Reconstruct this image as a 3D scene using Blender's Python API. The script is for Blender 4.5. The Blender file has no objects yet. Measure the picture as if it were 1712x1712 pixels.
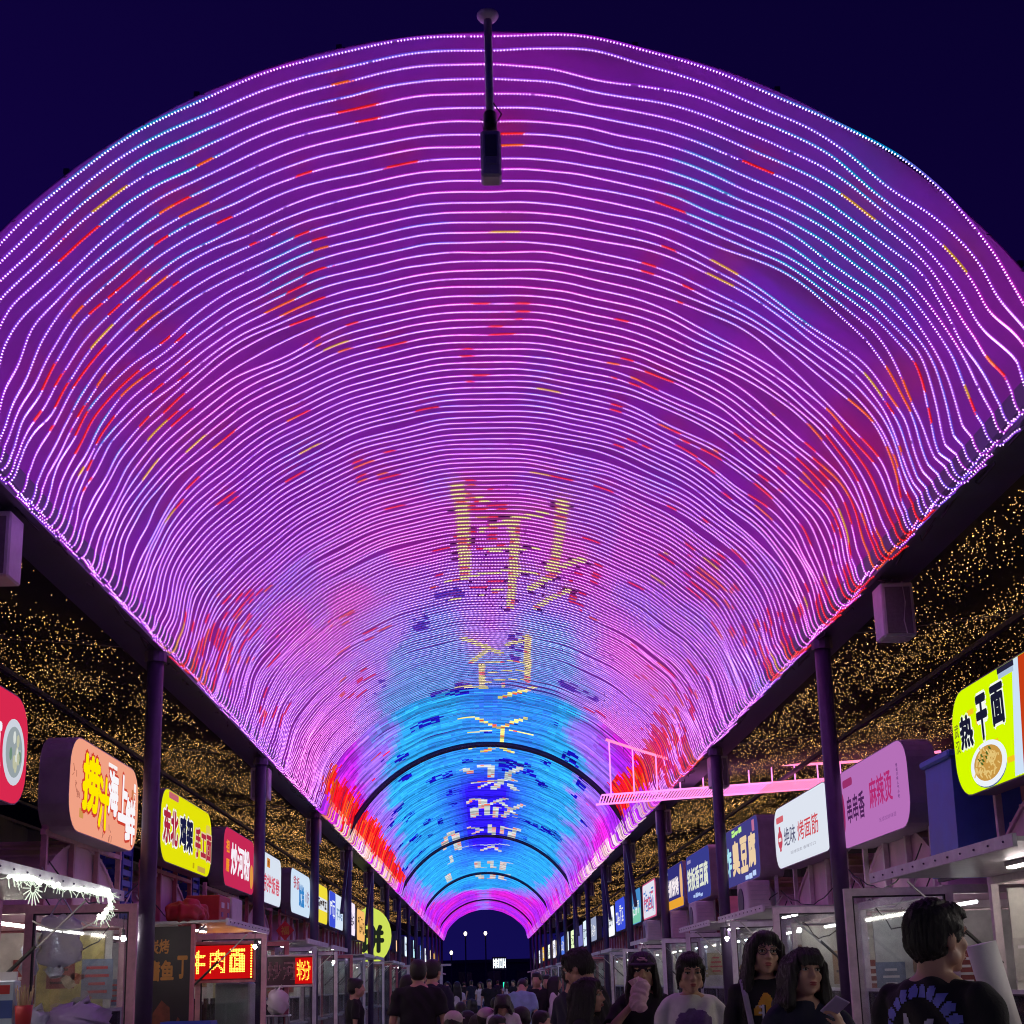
import bpy, math, random
import numpy as np
from mathutils import Matrix, Vector

# ---------------------------------------------------------------- camera, sky, exposure
scene = bpy.context.scene
COL = scene.collection
rng = np.random.default_rng(7)
random.seed(7)

FPX, CYPX, PIT, YAW, ROL = 2221.5, 1142.9, .2216, .0252, .0253
CAM = np.array([-.1144, 0.0, 1.55])


def cam_rows():
    def f(P):
        c, s = math.cos(YAW), math.sin(YAW)
        x, y, z = c * P[0] - s * P[1], s * P[0] + c * P[1], P[2]
        c, s = math.cos(PIT), math.sin(PIT)
        d, u = c * y + s * z, -s * y + c * z
        c, s = math.cos(ROL), math.sin(ROL)
        return (c * x - s * u, s * x + c * u, d)
    return np.array([f(e) for e in np.eye(3)]).T


ROWS = cam_rows()
cam_data = bpy.data.cameras.new('camera')
cam_data.sensor_width = 36.0
cam_data.lens = 36.0 * FPX / 1712.0
cam_data.shift_y = (CYPX - 856.0) / 1712.0
cam_data.clip_start = .05
cam_data.clip_end = 3000
cam = bpy.data.objects.new('camera', cam_data)
COL.objects.link(cam)
mw = Matrix.Identity(4)
for r in range(3):
    mw[r][0], mw[r][1], mw[r][2], mw[r][3] = ROWS[0][r], ROWS[1][r], -ROWS[2][r], CAM[r]
cam.matrix_world = mw
scene.camera = cam

world = bpy.data.worlds.new('World')
scene.world = world
world.use_nodes = True
wn, wl = world.node_tree.nodes, world.node_tree.links
wn.clear()
wout = wn.new('ShaderNodeOutputWorld')
wbg = wn.new('ShaderNodeBackground')
wtc = wn.new('ShaderNodeTexCoord')
wsep = wn.new('ShaderNodeSeparateXYZ')
wramp = wn.new('ShaderNodeValToRGB')
wl.new(wtc.outputs['Generated'], wsep.inputs[0])
wl.new(wsep.outputs['Z'], wramp.inputs[0])
wgl = wn.new('ShaderNodeMapRange')                              # the town's glow lies to the left of the street
wgl.inputs['From Min'].default_value, wgl.inputs['From Max'].default_value = -.9, .9
wgl.inputs['To Min'].default_value, wgl.inputs['To Max'].default_value = 1.25, .35
wl.new(wsep.outputs['X'], wgl.inputs[0])
wl.new(wramp.outputs[0], wbg.inputs[0])
wl.new(wgl.outputs[0], wbg.inputs[1])
wl.new(wbg.outputs[0], wout.inputs[0])
e = wramp.color_ramp.elements
e[0].position, e[0].color = 0.0, (.0075, .0050, .1000, 1)      # city glow low over the horizon
e[1].position, e[1].color = .85, (.0025, .0008, .0260, 1)
m_ = wramp.color_ramp.elements.new(.40)
m_.color = (.0060, .0010, .0560, 1)

scene.view_settings.view_transform = 'Standard'
scene.view_settings.look = 'None'
scene.view_settings.gamma = 1.0
scene.view_settings.use_curve_mapping = False
scene.view_settings.exposure = 0.0
scene.cycles.use_denoising = True
scene.cycles.pixel_filter_type = 'BLACKMAN_HARRIS'
scene.cycles.filter_width = 1.1
scene.cycles.max_bounces = 6
scene.cycles.diffuse_bounces = 2
scene.cycles.glossy_bounces = 3
scene.cycles.transmission_bounces = 4
scene.cycles.transparent_max_bounces = 16
scene.cycles.sample_clamp_indirect = 6.0
scene.cycles.caustics_reflective = False
scene.cycles.caustics_refractive = False


def ray(x, y):
    return ROWS.T @ np.array([(x - 856.0) / FPX, (CYPX - y) / FPX, 1.0])


def at_y(x, y, Y):
    r = ray(x, y)
    return CAM + r * (Y - CAM[1]) / r[1]


def at_x(x, y, X):
    r = ray(x, y)
    return CAM + r * (X - CAM[0]) / r[0]


# ---------------------------------------------------------------- materials
MATS = {}


def _new(name):
    m = bpy.data.materials.new(name)
    m.use_nodes = True
    n, l = m.node_tree.nodes, m.node_tree.links
    n.clear()
    return m, n, l, n.new('ShaderNodeOutputMaterial')


def mat(name, col, rough=.55, metal=0.0, var=.18, scale=6.0, bump=.08, coat=0.0, streak=None, sss=0.0, spec=.5):
    """Painted or plain surface: colour varied by two noises (grime, wear), slight relief."""
    if name in MATS:
        return MATS[name]
    m, n, l, out = _new(name)
    p = n.new('ShaderNodeBsdfPrincipled')
    tc = n.new('ShaderNodeTexCoord')
    mp = n.new('ShaderNodeMapping')
    l.new(tc.outputs['Object'], mp.inputs[0])
    if streak:
        mp.inputs['Scale'].default_value = streak
    nz = n.new('ShaderNodeTexNoise')
    nz.inputs['Scale'].default_value = scale
    nz.inputs['Detail'].default_value = 6
    nz.inputs['Roughness'].default_value = .65
    l.new(mp.outputs[0], nz.inputs[0])
    rp = n.new('ShaderNodeValToRGB')
    a = tuple(max(0, c * (1 - var)) for c in col)
    b = tuple(min(1, c * (1 + var * .6)) for c in col)
    rp.color_ramp.elements[0].position, rp.color_ramp.elements[0].color = .3, (*a, 1)
    rp.color_ramp.elements[1].position, rp.color_ramp.elements[1].color = .7, (*b, 1)
    l.new(nz.outputs[0], rp.inputs[0])
    l.new(rp.outputs[0], p.inputs['Base Color'])
    mr = n.new('ShaderNodeMapRange')
    mr.inputs['To Min'].default_value = max(.05, rough - .12)
    mr.inputs['To Max'].default_value = min(1, rough + .14)
    l.new(nz.outputs[0], mr.inputs[0])
    l.new(mr.outputs[0], p.inputs['Roughness'])
    p.inputs['Metallic'].default_value = metal
    p.inputs['Specular IOR Level'].default_value = spec
    if coat:
        p.inputs['Coat Weight'].default_value = coat
    if sss:
        p.inputs['Subsurface Weight'].default_value = sss
        p.inputs['Subsurface Radius'].default_value = (.012, .005, .003)
        p.inputs['Subsurface Scale'].default_value = 1.0
    if bump:
        n2 = n.new('ShaderNodeTexNoise')
        n2.inputs['Scale'].default_value = scale * 9
        n2.inputs['Detail'].default_value = 3
        l.new(mp.outputs[0], n2.inputs[0])
        bp = n.new('ShaderNodeBump')
        bp.inputs['Strength'].default_value = bump
        bp.inputs['Distance'].default_value = .01
        l.new(n2.outputs[0], bp.inputs['Height'])
        l.new(bp.outputs[0], p.inputs['Normal'])
    l.new(p.outputs[0], out.inputs[0])
    MATS[name] = m
    return m


def emis(name, col, strength=1.0, sampling='AUTO', var=0.0, scale=3.0):
    """Backlit film, tube or bulb."""
    if name in MATS:
        return MATS[name]
    m, n, l, out = _new(name)
    em = n.new('ShaderNodeEmission')
    em.inputs[0].default_value = (*col, 1)
    em.inputs[1].default_value = strength
    if var:
        tc = n.new('ShaderNodeTexCoord')
        nz = n.new('ShaderNodeTexNoise')
        nz.inputs['Scale'].default_value = scale
        nz.inputs['Detail'].default_value = 2
        l.new(tc.outputs['Object'], nz.inputs[0])
        mr = n.new('ShaderNodeMapRange')
        mr.inputs['From Min'].default_value = .3
        mr.inputs['From Max'].default_value = .7
        mr.inputs['To Min'].default_value = strength * (1 - var)
        mr.inputs['To Max'].default_value = strength * (1 + var * .5)
        l.new(nz.outputs[0], mr.inputs[0])
        l.new(mr.outputs[0], em.inputs[1])
    l.new(em.outputs[0], out.inputs[0])
    m.cycles.emission_sampling = sampling
    MATS[name] = m
    return m


def led_mat(name, strength=1.0, sampling='AUTO'):
    """Colour-changing LEDs: every lamp carries its own colour in the attribute col."""
    if name in MATS:
        return MATS[name]
    m, n, l, out = _new(name)
    em = n.new('ShaderNodeEmission')
    at = n.new('ShaderNodeAttribute')
    at.attribute_name = 'col'
    l.new(at.outputs['Color'], em.inputs[0])
    em.inputs[1].default_value = strength
    l.new(em.outputs[0], out.inputs[0])
    m.cycles.emission_sampling = sampling
    MATS[name] = m
    return m


def glass_mat(name='cabinet_glass', tint=(.82, .86, .88), haze=.10, refl=.08):
    """Thin grubby pane: lets light straight through, mirrors a little, with a film of grease."""
    if name in MATS:
        return MATS[name]
    m, n, l, out = _new(name)
    tr = n.new('ShaderNodeBsdfTransparent')
    tr.inputs[0].default_value = (*tint, 1)
    gl = n.new('ShaderNodeBsdfGlossy')
    gl.inputs['Roughness'].default_value = .04
    df = n.new('ShaderNodeBsdfDiffuse')
    df.inputs[0].default_value = (.6, .6, .6, 1)
    tc = n.new('ShaderNodeTexCoord')
    nz = n.new('ShaderNodeTexNoise')
    nz.inputs['Scale'].default_value = 3.5
    nz.inputs['Detail'].default_value = 7
    l.new(tc.outputs['Object'], nz.inputs[0])
    mr = n.new('ShaderNodeMapRange')
    mr.inputs['From Min'].default_value = .35
    mr.inputs['From Max'].default_value = .8
    mr.inputs['To Max'].default_value = haze * 2.2
    l.new(nz.outputs[0], mr.inputs[0])
    fr = n.new('ShaderNodeFresnel')
    fr.inputs[0].default_value = 1.5
    ad = n.new('ShaderNodeMath')
    ad.operation = 'ADD'
    ad.inputs[1].default_value = refl * .4
    l.new(fr.outputs[0], ad.inputs[0])
    m1, m2 = n.new('ShaderNodeMixShader'), n.new('ShaderNodeMixShader')
    l.new(mr.outputs[0], m1.inputs[0])
    l.new(tr.outputs[0], m1.inputs[1])
    l.new(df.outputs[0], m1.inputs[2])
    l.new(ad.outputs[0], m2.inputs[0])
    l.new(m1.outputs[0], m2.inputs[1])
    l.new(gl.outputs[0], m2.inputs[2])
    l.new(m2.outputs[0], out.inputs[0])
    MATS[name] = m
    return m


def film_mat(name, col, alpha=.55, rough=.3):
    """Thin plastic bag film, partly see-through."""
    if name in MATS:
        return MATS[name]
    m, n, l, out = _new(name)
    p = n.new('ShaderNodeBsdfPrincipled')
    p.inputs['Base Color'].default_value = (*col, 1)
    p.inputs['Roughness'].default_value = rough
    p.inputs['Alpha'].default_value = alpha
    tc = n.new('ShaderNodeTexCoord')
    nz = n.new('ShaderNodeTexNoise')
    nz.inputs['Scale'].default_value = 14
    nz.inputs['Detail'].default_value = 4
    l.new(tc.outputs['Object'], nz.inputs[0])
    bp = n.new('ShaderNodeBump')
    bp.inputs['Strength'].default_value = .6
    bp.inputs['Distance'].default_value = .02
    l.new(nz.outputs[0], bp.inputs['Height'])
    l.new(bp.outputs[0], p.inputs['Normal'])
    l.new(p.outputs[0], out.inputs[0])
    MATS[name] = m
    return m


# ---------------------------------------------------------------- mesh helpers
def link(o, parent=None):
    COL.objects.link(o)
    if parent is not None:
        o.parent = parent
    return o


def tag(o, label=None, cat=None, group=None, kind=None):
    if label:
        o['label'] = label
    if cat:
        o['category'] = cat
    if group:
        o['group'] = group
    if kind:
        o['kind'] = kind
    return o


def thing(name, label, cat, loc=(0, 0, 0), rz=0.0, group=None):
    o = bpy.data.objects.new(name, None)
    o.empty_display_size = .1
    o.location = loc
    o.rotation_euler = (0, 0, rz)
    link(o)
    return tag(o, label, cat, group)


def np_mesh(name, V, Q, T=None, fcol=None, smooth=False):
    """Mesh from numpy quads and triangles, optional colour per face."""
    me = bpy.data.meshes.new(name)
    V = np.asarray(V, np.float32)
    nq = 0 if Q is None else len(Q)
    nt = 0 if T is None else len(T)
    loops = []
    if nq:
        loops.append(np.asarray(Q, np.int32).ravel())
    if nt:
        loops.append(np.asarray(T, np.int32).ravel())
    li = np.concatenate(loops)
    st = np.concatenate([np.arange(nq) * 4, nq * 4 + np.arange(nt) * 3]).astype(np.int32)
    tot = np.concatenate([np.full(nq, 4), np.full(nt, 3)]).astype(np.int32)
    me.vertices.add(len(V))
    me.vertices.foreach_set('co', V.ravel())
    me.loops.add(len(li))
    me.loops.foreach_set('vertex_index', li)
    me.polygons.add(nq + nt)
    me.polygons.foreach_set('loop_start', st)
    me.polygons.foreach_set('loop_total', tot)
    if smooth:
        me.polygons.foreach_set('use_smooth', np.ones(nq + nt, bool))
    me.update(calc_edges=True)
    if fcol is not None:
        a = me.attributes.new('col', 'FLOAT_COLOR', 'FACE')
        c = np.ones((nq + nt, 4), np.float32)
        c[:, :3] = fcol
        a.data.foreach_set('color', c.ravel())
    return me


class MB:
    """Collects shapes and links them as one mesh object."""

    def __init__(self):
        self.v, self.f = [], []

    def add(self, V, Fs):
        o = len(self.v)
        self.v += [tuple(map(float, p)) for p in V]
        self.f += [tuple(i + o for i in q) for q in Fs]
        return self

    def box(self, c, s, rz=0.0, taper=1.0, bevel=0.0):
        x, y, z = (k * .5 for k in s)
        if bevel > 0:
            b = min(bevel, x * .9, y * .9, z * .9)
            V = []
            for sz, rows in ((-1, (1, 0)), (1, (0, 1))):
                for r in rows:
                    xx, yy, zz = (x - (b if r else 0)), (y - (b if r else 0)), sz * (z - (0 if r else b))
                    bb = b if not r else 0
                    for px, py in ((-xx + bb, -yy), (xx - bb, -yy), (xx, -yy + bb), (xx, yy - bb), (xx - bb, yy), (-xx + bb, yy), (-xx, yy - bb), (-xx, -yy + bb)):
                        V.append((px, py, zz))
            Fs = [tuple(range(7, -1, -1))]
            for k in range(3):
                for j in range(8):
                    a, b2 = k * 8 + j, k * 8 + (j + 1) % 8
                    Fs.append((a, b2, b2 + 8, a + 8))
            Fs.append(tuple(range(24, 32)))
        else:
            V = [(-x, -y, -z), (x, -y, -z), (x, y, -z), (-x, y, -z), (-x * taper, -y * taper, z), (x * taper, -y * taper, z), (x * taper, y * taper, z), (-x * taper, y * taper, z)]
            Fs = [(3, 2, 1, 0), (4, 5, 6, 7), (0, 1, 5, 4), (1, 2, 6, 5), (2, 3, 7, 6), (3, 0, 4, 7)]
        cr, sr = math.cos(rz), math.sin(rz)
        return self.add([(c[0] + cr * p[0] - sr * p[1], c[1] + sr * p[0] + cr * p[1], c[2] + p[2]) for p in V], Fs)

    def tube(self, path, r, n=6, closed=False):
        P = [Vector(p) for p in path]
        rr = r if hasattr(r, '__len__') else [r] * len(P)
        V, Fs = [], []
        up = Vector((0, 0, 1))
        for i, p in enumerate(P):
            d = (P[min(i + 1, len(P) - 1)] - P[max(i - 1, 0)])
            d = d.normalized() if d.length > 1e-9 else Vector((0, 0, 1))
            a = d.cross(up)
            if a.length < 1e-3:
                a = d.cross(Vector((1, 0, 0)))
            a.normalize()
            b = a.cross(d)
            for k in range(n):
                t = 2 * math.pi * (k + .5) / n
                V.append(p + (a * math.cos(t) + b * math.sin(t)) * rr[i])
        for i in range(len(P) - 1):
            for k in range(n):
                k2 = (k + 1) % n
                Fs.append((i * n + k, i * n + k2, (i + 1) * n + k2, (i + 1) * n + k))
        Fs.append(tuple(range(n)))
        Fs.append(tuple((len(P) - 1) * n + k for k in range(n - 1, -1, -1)))
        return self.add(V, Fs)

    def bar(self, a, b, w, h=None):
        """Square section bar from a to b."""
        h = h or w
        a, b = Vector(a), Vector(b)
        d = (b - a).normalized()
        s = d.cross(Vector((0, 0, 1)))
        if s.length < 1e-3:
            s = Vector((1, 0, 0))
        s.normalize()
        u = s.cross(d)
        V = []
        for p in (a, b):
            for i, j in ((-1, -1), (1, -1), (1, 1), (-1, 1)):
                V.append(p + s * (i * w / 2) + u * (j * h / 2))
        return self.add(V, [(0, 1, 2, 3), (7, 6, 5, 4), (0, 4, 5, 1), (1, 5, 6, 2), (2, 6, 7, 3), (3, 7, 4, 0)])

    def lathe(self, prof, c=(0, 0, 0), n=16):
        V, Fs = [], []
        for r, z in prof:
            for k in range(n):
                t = 2 * math.pi * k / n
                V.append((c[0] + r * math.cos(t), c[1] + r * math.sin(t), c[2] + z))
        for i in range(len(prof) - 1):
            for k in range(n):
                k2 = (k + 1) % n
                Fs.append((i * n + k, i * n + k2, (i + 1) * n + k2, (i + 1) * n + k))
        Fs.append(tuple(range(n - 1, -1, -1)))
        Fs.append(tuple((len(prof) - 1) * n + k for k in range(n)))
        return self.add(V, Fs)

    def ball(self, c, r, nu=12, nv=8):
        r = r if hasattr(r, '__len__') else (r, r, r)
        V, Fs = [(c[0], c[1], c[2] - r[2])], []
        for i in range(1, nv):
            ph = -math.pi / 2 + math.pi * i / nv
            for k in range(nu):
                t = 2 * math.pi * k / nu
                V.append((c[0] + r[0] * math.cos(ph) * math.cos(t), c[1] + r[1] * math.cos(ph) * math.sin(t), c[2] + r[2] * math.sin(ph)))
        V.append((c[0], c[1], c[2] + r[2]))
        for k in range(nu):
            Fs.append((0, 1 + (k + 1) % nu, 1 + k))
        for i in range(nv - 2):
            for k in range(nu):
                a, b = 1 + i * nu + k, 1 + i * nu + (k + 1) % nu
                Fs.append((a, b, b + nu, a + nu))
        top = len(V) - 1
        o = 1 + (nv - 2) * nu
        for k in range(nu):
            Fs.append((o + k, o + (k + 1) % nu, top))
        return self.add(V, Fs)

    def prism(self, poly, origin, ax, ay, depth):
        """Flat outline (2-D) put at origin with axes ax, ay and pulled out by depth along ax x ay."""
        o, ax, ay = Vector(origin), Vector(ax), Vector(ay)
        nz = ax.cross(ay).normalized() * depth
        n = len(poly)
        A = [o + ax * p[0] + ay * p[1] for p in poly]
        B = [a + nz for a in A]
        Fs = [tuple(range(n - 1, -1, -1)), tuple(range(n, 2 * n))]
        for i in range(n):
            j = (i + 1) % n
            Fs.append((i, j, j + n, i + n))
        return self.add(A + B, Fs)

    def build(self, name, material, parent=None, smooth=False):
        me = bpy.data.meshes.new(name)
        me.from_pydata(self.v, [], self.f)
        if smooth:
            me.polygons.foreach_set('use_smooth', [True] * len(me.polygons))
        me.update()
        me.materials.append(material)
        return link(bpy.data.objects.new(name, me), parent)


def rrect(w, h, r, n=6):
    out = []
    for cx, cy, a0 in ((w / 2 - r, h / 2 - r, 0), (-w / 2 + r, h / 2 - r, 90), (-w / 2 + r, -h / 2 + r, 180), (w / 2 - r, -h / 2 + r, 270)):
        for k in range(n + 1):
            t = math.radians(a0 + 90 * k / n)
            out.append((cx + r * math.cos(t), cy + r * math.sin(t)))
    return out


_TXT = {}


def text_mesh(body, bold=0.0):
    key = (body, round(bold, 4))
    if key not in _TXT:
        cu = bpy.data.curves.new('lettering', 'FONT')
        cu.body = body
        cu.offset = bold
        cu.resolution_u = 3
        cu.align_x = 'LEFT'
        o = bpy.data.objects.new('lettering', cu)
        COL.objects.link(o)
        dg = bpy.context.evaluated_depsgraph_get()
        me = bpy.data.meshes.new_from_object(o.evaluated_get(dg))
        V = np.zeros(len(me.vertices) * 3)
        me.vertices.foreach_get('co', V)
        V = V.reshape(-1, 3)[:, :2]
        Fs = [tuple(p.vertices) for p in me.polygons]
        bpy.data.objects.remove(o)
        bpy.data.curves.remove(cu)
        bpy.data.meshes.remove(me)
        _TXT[key] = (V, Fs)
    return _TXT[key]


def glyphs(body, material, parent, origin, ax, ay, w, h, bold=.02, shear=0.0, name='lettering', depth=0.0):
    """Lettering stretched to w x h, its lower left corner at origin, in the plane of ax, ay.
    Heavy weights are made of copies shifted round a small circle, so that strokes never fold over."""
    V, Fs = text_mesh(body, 0.0)
    if not len(V):
        return None
    if bold > .003:
        r = bold
        n = len(V)
        k = 8 if r > .03 else 6
        V = np.concatenate([V + r * np.array((math.cos(6.2832 * j / k), math.sin(6.2832 * j / k))) for j in range(k)] + [V])
        L = np.repeat(np.arange(k + 1), n)
        Fs = [tuple(i + j * n for i in f) for j in range(k + 1) for f in Fs]
    else:
        L = np.zeros(len(V))
    lo, hi = V.min(0), V.max(0)
    S = (V - lo) / np.maximum(hi - lo, 1e-6)
    o, ax, ay = Vector(origin), Vector(ax), Vector(ay)
    nz = ax.cross(ay).normalized()
    P = [o + ax * float((s[0] + shear * s[1]) * w) + ay * float(s[1] * h) + nz * float(l * 1.2e-4) for s, l in zip(S, L)]
    me = bpy.data.meshes.new(name)
    me.from_pydata([tuple(p) for p in P], [], Fs)
    me.update()
    me.materials.append(material)
    return link(bpy.data.objects.new(name, me), parent)


def copy_tree(o, parent=None):
    c = o.copy()
    COL.objects.link(c)
    c.parent = parent
    for ch in list(o.children):
        copy_tree(ch, c)
    return c

# LED drive levels, with an added boost for the ropes' hidden top faces
SLEEVE_NEAR, BEAD_GAIN, FAR_GAIN, FAIRY_GAIN, ADDED_UPLIGHT = .60, 1.25, 1.15, 1.3, 5.0
# ---------------------------------------------------------------- ground
HE, HC, HW = 4.638, 6.547, 3.0            # eave height, crown height, half width of the canopy
RISE = HC - HE
RAD = (HW * HW + RISE * RISE) / (2 * RISE)
AMAX = math.asin(HW / RAD)
ZC = HC - RAD
Y0, Y1, PITCH = 6.21, 92.7, .12           # first and last light rope, spacing along the street

M_STEEL = mat('post_paint', (.075, .055, .12), .42, .2, .25, 5)
M_BEAM = mat('beam_paint', (.10, .09, .17), .5, .2, .25, 3)
M_PINKWHITE = mat('white_painted_steel', (.62, .58, .58), .45, 0, .22, 7)
M_GALV = mat('galvanised_sheet', (.55, .55, .56), .38, .7, .2, 9)
M_BLACK = mat('black_plastic', (.02, .02, .022), .4, 0, .2, 12)
M_DARKSHEET = mat('dark_roof_sheet', (.018, .016, .022), .8, 0, .3, 2)
M_CABLE = mat('cable_sheath', (.02, .02, .025), .6, 0, .2, 12)


def paving_mat():
    m, n, l, out = _new('paving')
    p = n.new('ShaderNodeBsdfPrincipled')
    tc = n.new('ShaderNodeTexCoord')
    br = n.new('ShaderNodeTexBrick')
    br.inputs['Scale'].default_value = 1.0
    br.inputs['Brick Width'].default_value = .6
    br.inputs['Row Height'].default_value = .3
    br.inputs['Mortar Size'].default_value = .008
    br.inputs['Color1'].default_value = (.34, .33, .32, 1)
    br.inputs['Color2'].default_value = (.27, .265, .26, 1)
    br.inputs['Mortar'].default_value = (.04, .04, .04, 1)
    l.new(tc.outputs['Object'], br.inputs[0])
    l.new(br.outputs[0], p.inputs['Base Color'])
    p.inputs['Roughness'].default_value = .45
    l.new(p.outputs[0], out.inputs[0])
    return m


g = MB().box((0, 900, -.15), (1600, 1900, .3)).build('ground', paving_mat())
tag(g, kind='structure')


# ---------------------------------------------------------------- the LED canopy
def vnoise(x, y, seed=0):
    """Smooth value noise on arrays."""
    xi, yi = np.floor(x).astype(np.int64), np.floor(y).astype(np.int64)
    fx, fy = x - xi, y - yi
    fx, fy = fx * fx * (3 - 2 * fx), fy * fy * (3 - 2 * fy)

    def h(a, b):
        v = (a * 374761393 + b * 668265263 + seed * 974634721) & 0xFFFFFFFF
        v = ((v ^ (v >> 13)) * 1274126177) & 0xFFFFFFFF
        return ((v ^ (v >> 16)) & 0xFFFFFF) / float(0xFFFFFF)
    return (h(xi, yi) * (1 - fx) + h(xi + 1, yi) * fx) * (1 - fy) + (h(xi, yi + 1) * (1 - fx) + h(xi + 1, yi + 1) * fx) * fy


def hash01(a, b, seed=0):
    v = (np.asarray(a, np.int64) * 374761393 + np.asarray(b, np.int64) * 668265263 + seed * 974634721) & 0xFFFFFFFF
    v = ((v ^ (v >> 13)) * 1274126177) & 0xFFFFFFFF
    return ((v ^ (v >> 16)) & 0xFFFFFF) / float(0xFFFFFF)


def sstep(a, b, x):
    t = np.clip((x - a) / (b - a), 0, 1)
    return t * t * (3 - 2 * t)


# the animation frame running over the canopy: yellow brush strokes, (metres across, metres along), half width
STROKES = [
    ([(-0.296,12.90),(-0.270,13.40),(-0.274,13.96),(-0.273,15.95)],0.100),
    ([(-0.298,12.98),(-0.148,13.14),(0.016,13.32)],0.050),
    ([(0.301,13.87),(0.334,14.74),(0.341,15.82),(0.326,17.28)],0.085),
    ([(-0.058,14.19),(0.301,13.87),(0.480,13.68),(0.633,13.53)],0.060),
    ([(0.803,13.08),(0.817,13.76),(0.829,14.92),(0.796,15.33)],0.085),
    ([(0.756,15.36),(0.939,15.18),(1.059,14.91),(1.156,14.73)],0.070),
    ([(0.858,15.47),(0.763,15.81),(0.569,16.35)],0.070),
    ([(-0.020,14.86),(0.281,14.84),(0.621,14.76)],0.035),
    ([(0.046,14.94),(0.205,15.02)],0.030),
    ([(-0.516,16.03),(-0.260,15.97),(0.021,15.79),(0.657,15.64)],0.040),
    ([(-0.481,16.89),(-0.272,16.83),(-0.036,16.81)],0.030),
    ([(0.095,16.58),(0.211,16.57)],0.050),
    ([(0.673,17.17),(0.857,16.57),(1.053,16.09)],0.060),
    ([(-0.339,18.94),(0.024,19.58),(0.221,19.91)],0.070),
    ([(-0.003,19.75),(-0.233,20.46)],0.060),
    ([(-0.061,20.63),(-0.064,22.28)],0.075),
    ([(-0.501,22.15),(-0.002,22.36)],0.060),
    ([(0.609,18.76),(0.699,21.61)],0.075),
    ([(0.325,19.37),(0.615,18.97)],0.060),
    ([(-0.061,20.56),(0.629,20.32)],0.035),
    ([(-0.002,21.27),(0.647,20.93)],0.030),
    ([(-0.002,21.94),(0.667,21.57)],0.030),
    ([(0.258,23.23),(0.493,22.75),(0.833,21.90)],0.060),
    ([(0.292,22.05),(0.296,22.40)],0.050),
    ([(-0.489,24.94),(-0.244,24.93),(0.254,26.08)],0.060),
    ([(0.326,26.06),(0.547,25.28),(0.797,24.69)],0.060),
    ([(0.328,26.16),(0.334,28.24)],0.070),
    ([(-0.350,26.46),(0.073,26.40)],0.040),
    ([(0.476,26.27),(0.996,26.21)],0.030),
    ([(-0.354,28.37),(-0.193,27.91)],0.050),
    ([(-0.039,28.87),(0.120,28.53)],0.060),
    ([(0.417,28.54),(0.539,28.68)],0.060),
    ([(-0.515,31.07),(-0.370,31.63)],0.070),
    ([(-0.126,30.82),(0.109,30.86),(0.160,32.53)],0.070),
    ([(0.833,30.58),(0.552,31.74),(0.520,32.49),(0.707,32.74)],0.060),
    ([(-0.343,33.43),(0.323,33.08),(0.704,32.59)],0.050),
    ([(-0.185,34.34),(0.254,33.11)],0.050),
    ([(0.372,33.36),(0.218,34.55)],0.080),
    ([(0.631,33.60),(0.763,34.24)],0.080),
    ([(-0.506,37.06),(-0.397,36.43),(-0.096,36.65)],0.060),
    ([(-0.096,36.65),(-0.100,38.39)],0.080),
    ([(-0.338,38.44),(-0.354,40.35)],0.080),
    ([(0.061,39.91),(0.057,37.83),(0.555,36.24)],0.060),
    ([(0.322,38.36),(0.312,40.50)],0.080),
    ([(0.467,37.26),(0.873,39.14)],0.060),
    ([(1.029,36.79),(0.698,38.59),(0.533,40.32)],0.060),
    ([(-0.464,40.22),(0.973,39.81)],0.020),
    ([(-0.583,42.91),(-0.112,43.96),(-0.423,45.03)],0.060),
    ([(0.154,42.71),(0.259,45.60)],0.080),
    ([(0.500,44.84),(0.509,42.97),(0.780,43.08)],0.070),
    ([(1.040,42.52),(0.893,44.18),(0.864,45.94)],0.080),
    ([(-0.465,46.11),(0.167,46.21),(0.807,46.36)],0.050),
    ([(-0.793,48.54),(0.044,49.00),(0.903,48.00)],0.040),
    ([(-0.162,50.96),(0.246,49.29),(0.535,51.08)],0.070),
    ([(-0.366,55.77),(-0.343,58.46)],0.110),
    ([(0.241,55.63),(0.295,58.69)],0.100),
    ([(0.697,55.45),(0.701,59.02)],0.110),
    ([(0.734,55.37),(1.037,54.96)],0.060),
    ([(-0.462,58.26),(-0.064,58.74)],0.060),
    ([(-0.359,61.36),(-0.202,64.80)],0.120),
    ([(0.141,61.19),(0.355,62.08),(0.283,64.87)],0.120),
    ([(0.694,62.03),(1.106,60.76)],0.080),
    ([(0.784,62.34),(0.811,64.46)],0.120),
    ([(-1.519,46.88),(-1.347,43.72),(-1.159,42.77),(-1.032,43.98),(-1.033,46.89),(-0.975,49.02)],0.090),
    ([(-1.368,50.33),(-1.390,52.51)],0.090),
    ([(-1.689,56.98),(-1.744,60.18)],0.110),
]


def stroke_dist(s, y):
    d = np.full(s.shape, 9.0)
    for pts, w in STROKES:
        sc = .24 if y < 18 else (.36 if y < 32 else .6)
        for (x0, y0), (x1, y1) in zip(pts[:-1], pts[1:]):
            if y < min(y0, y1) - 1.5 or y > max(y0, y1) + 1.5:
                continue
            ky = .5                                    # strokes are stretched along the street
            dx, dy = x1 - x0, (y1 - y0) * ky
            L = dx * dx + dy * dy + 1e-9
            t = np.clip(((s - x0) * dx + (y - y0) * ky * dy) / L, 0, 1)
            q = np.hypot(s - x0 - t * dx, (y - y0) * ky - t * dy) - w * (.75 if y < 28 else 1.25)
            d = np.minimum(d, q)
    return d


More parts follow.
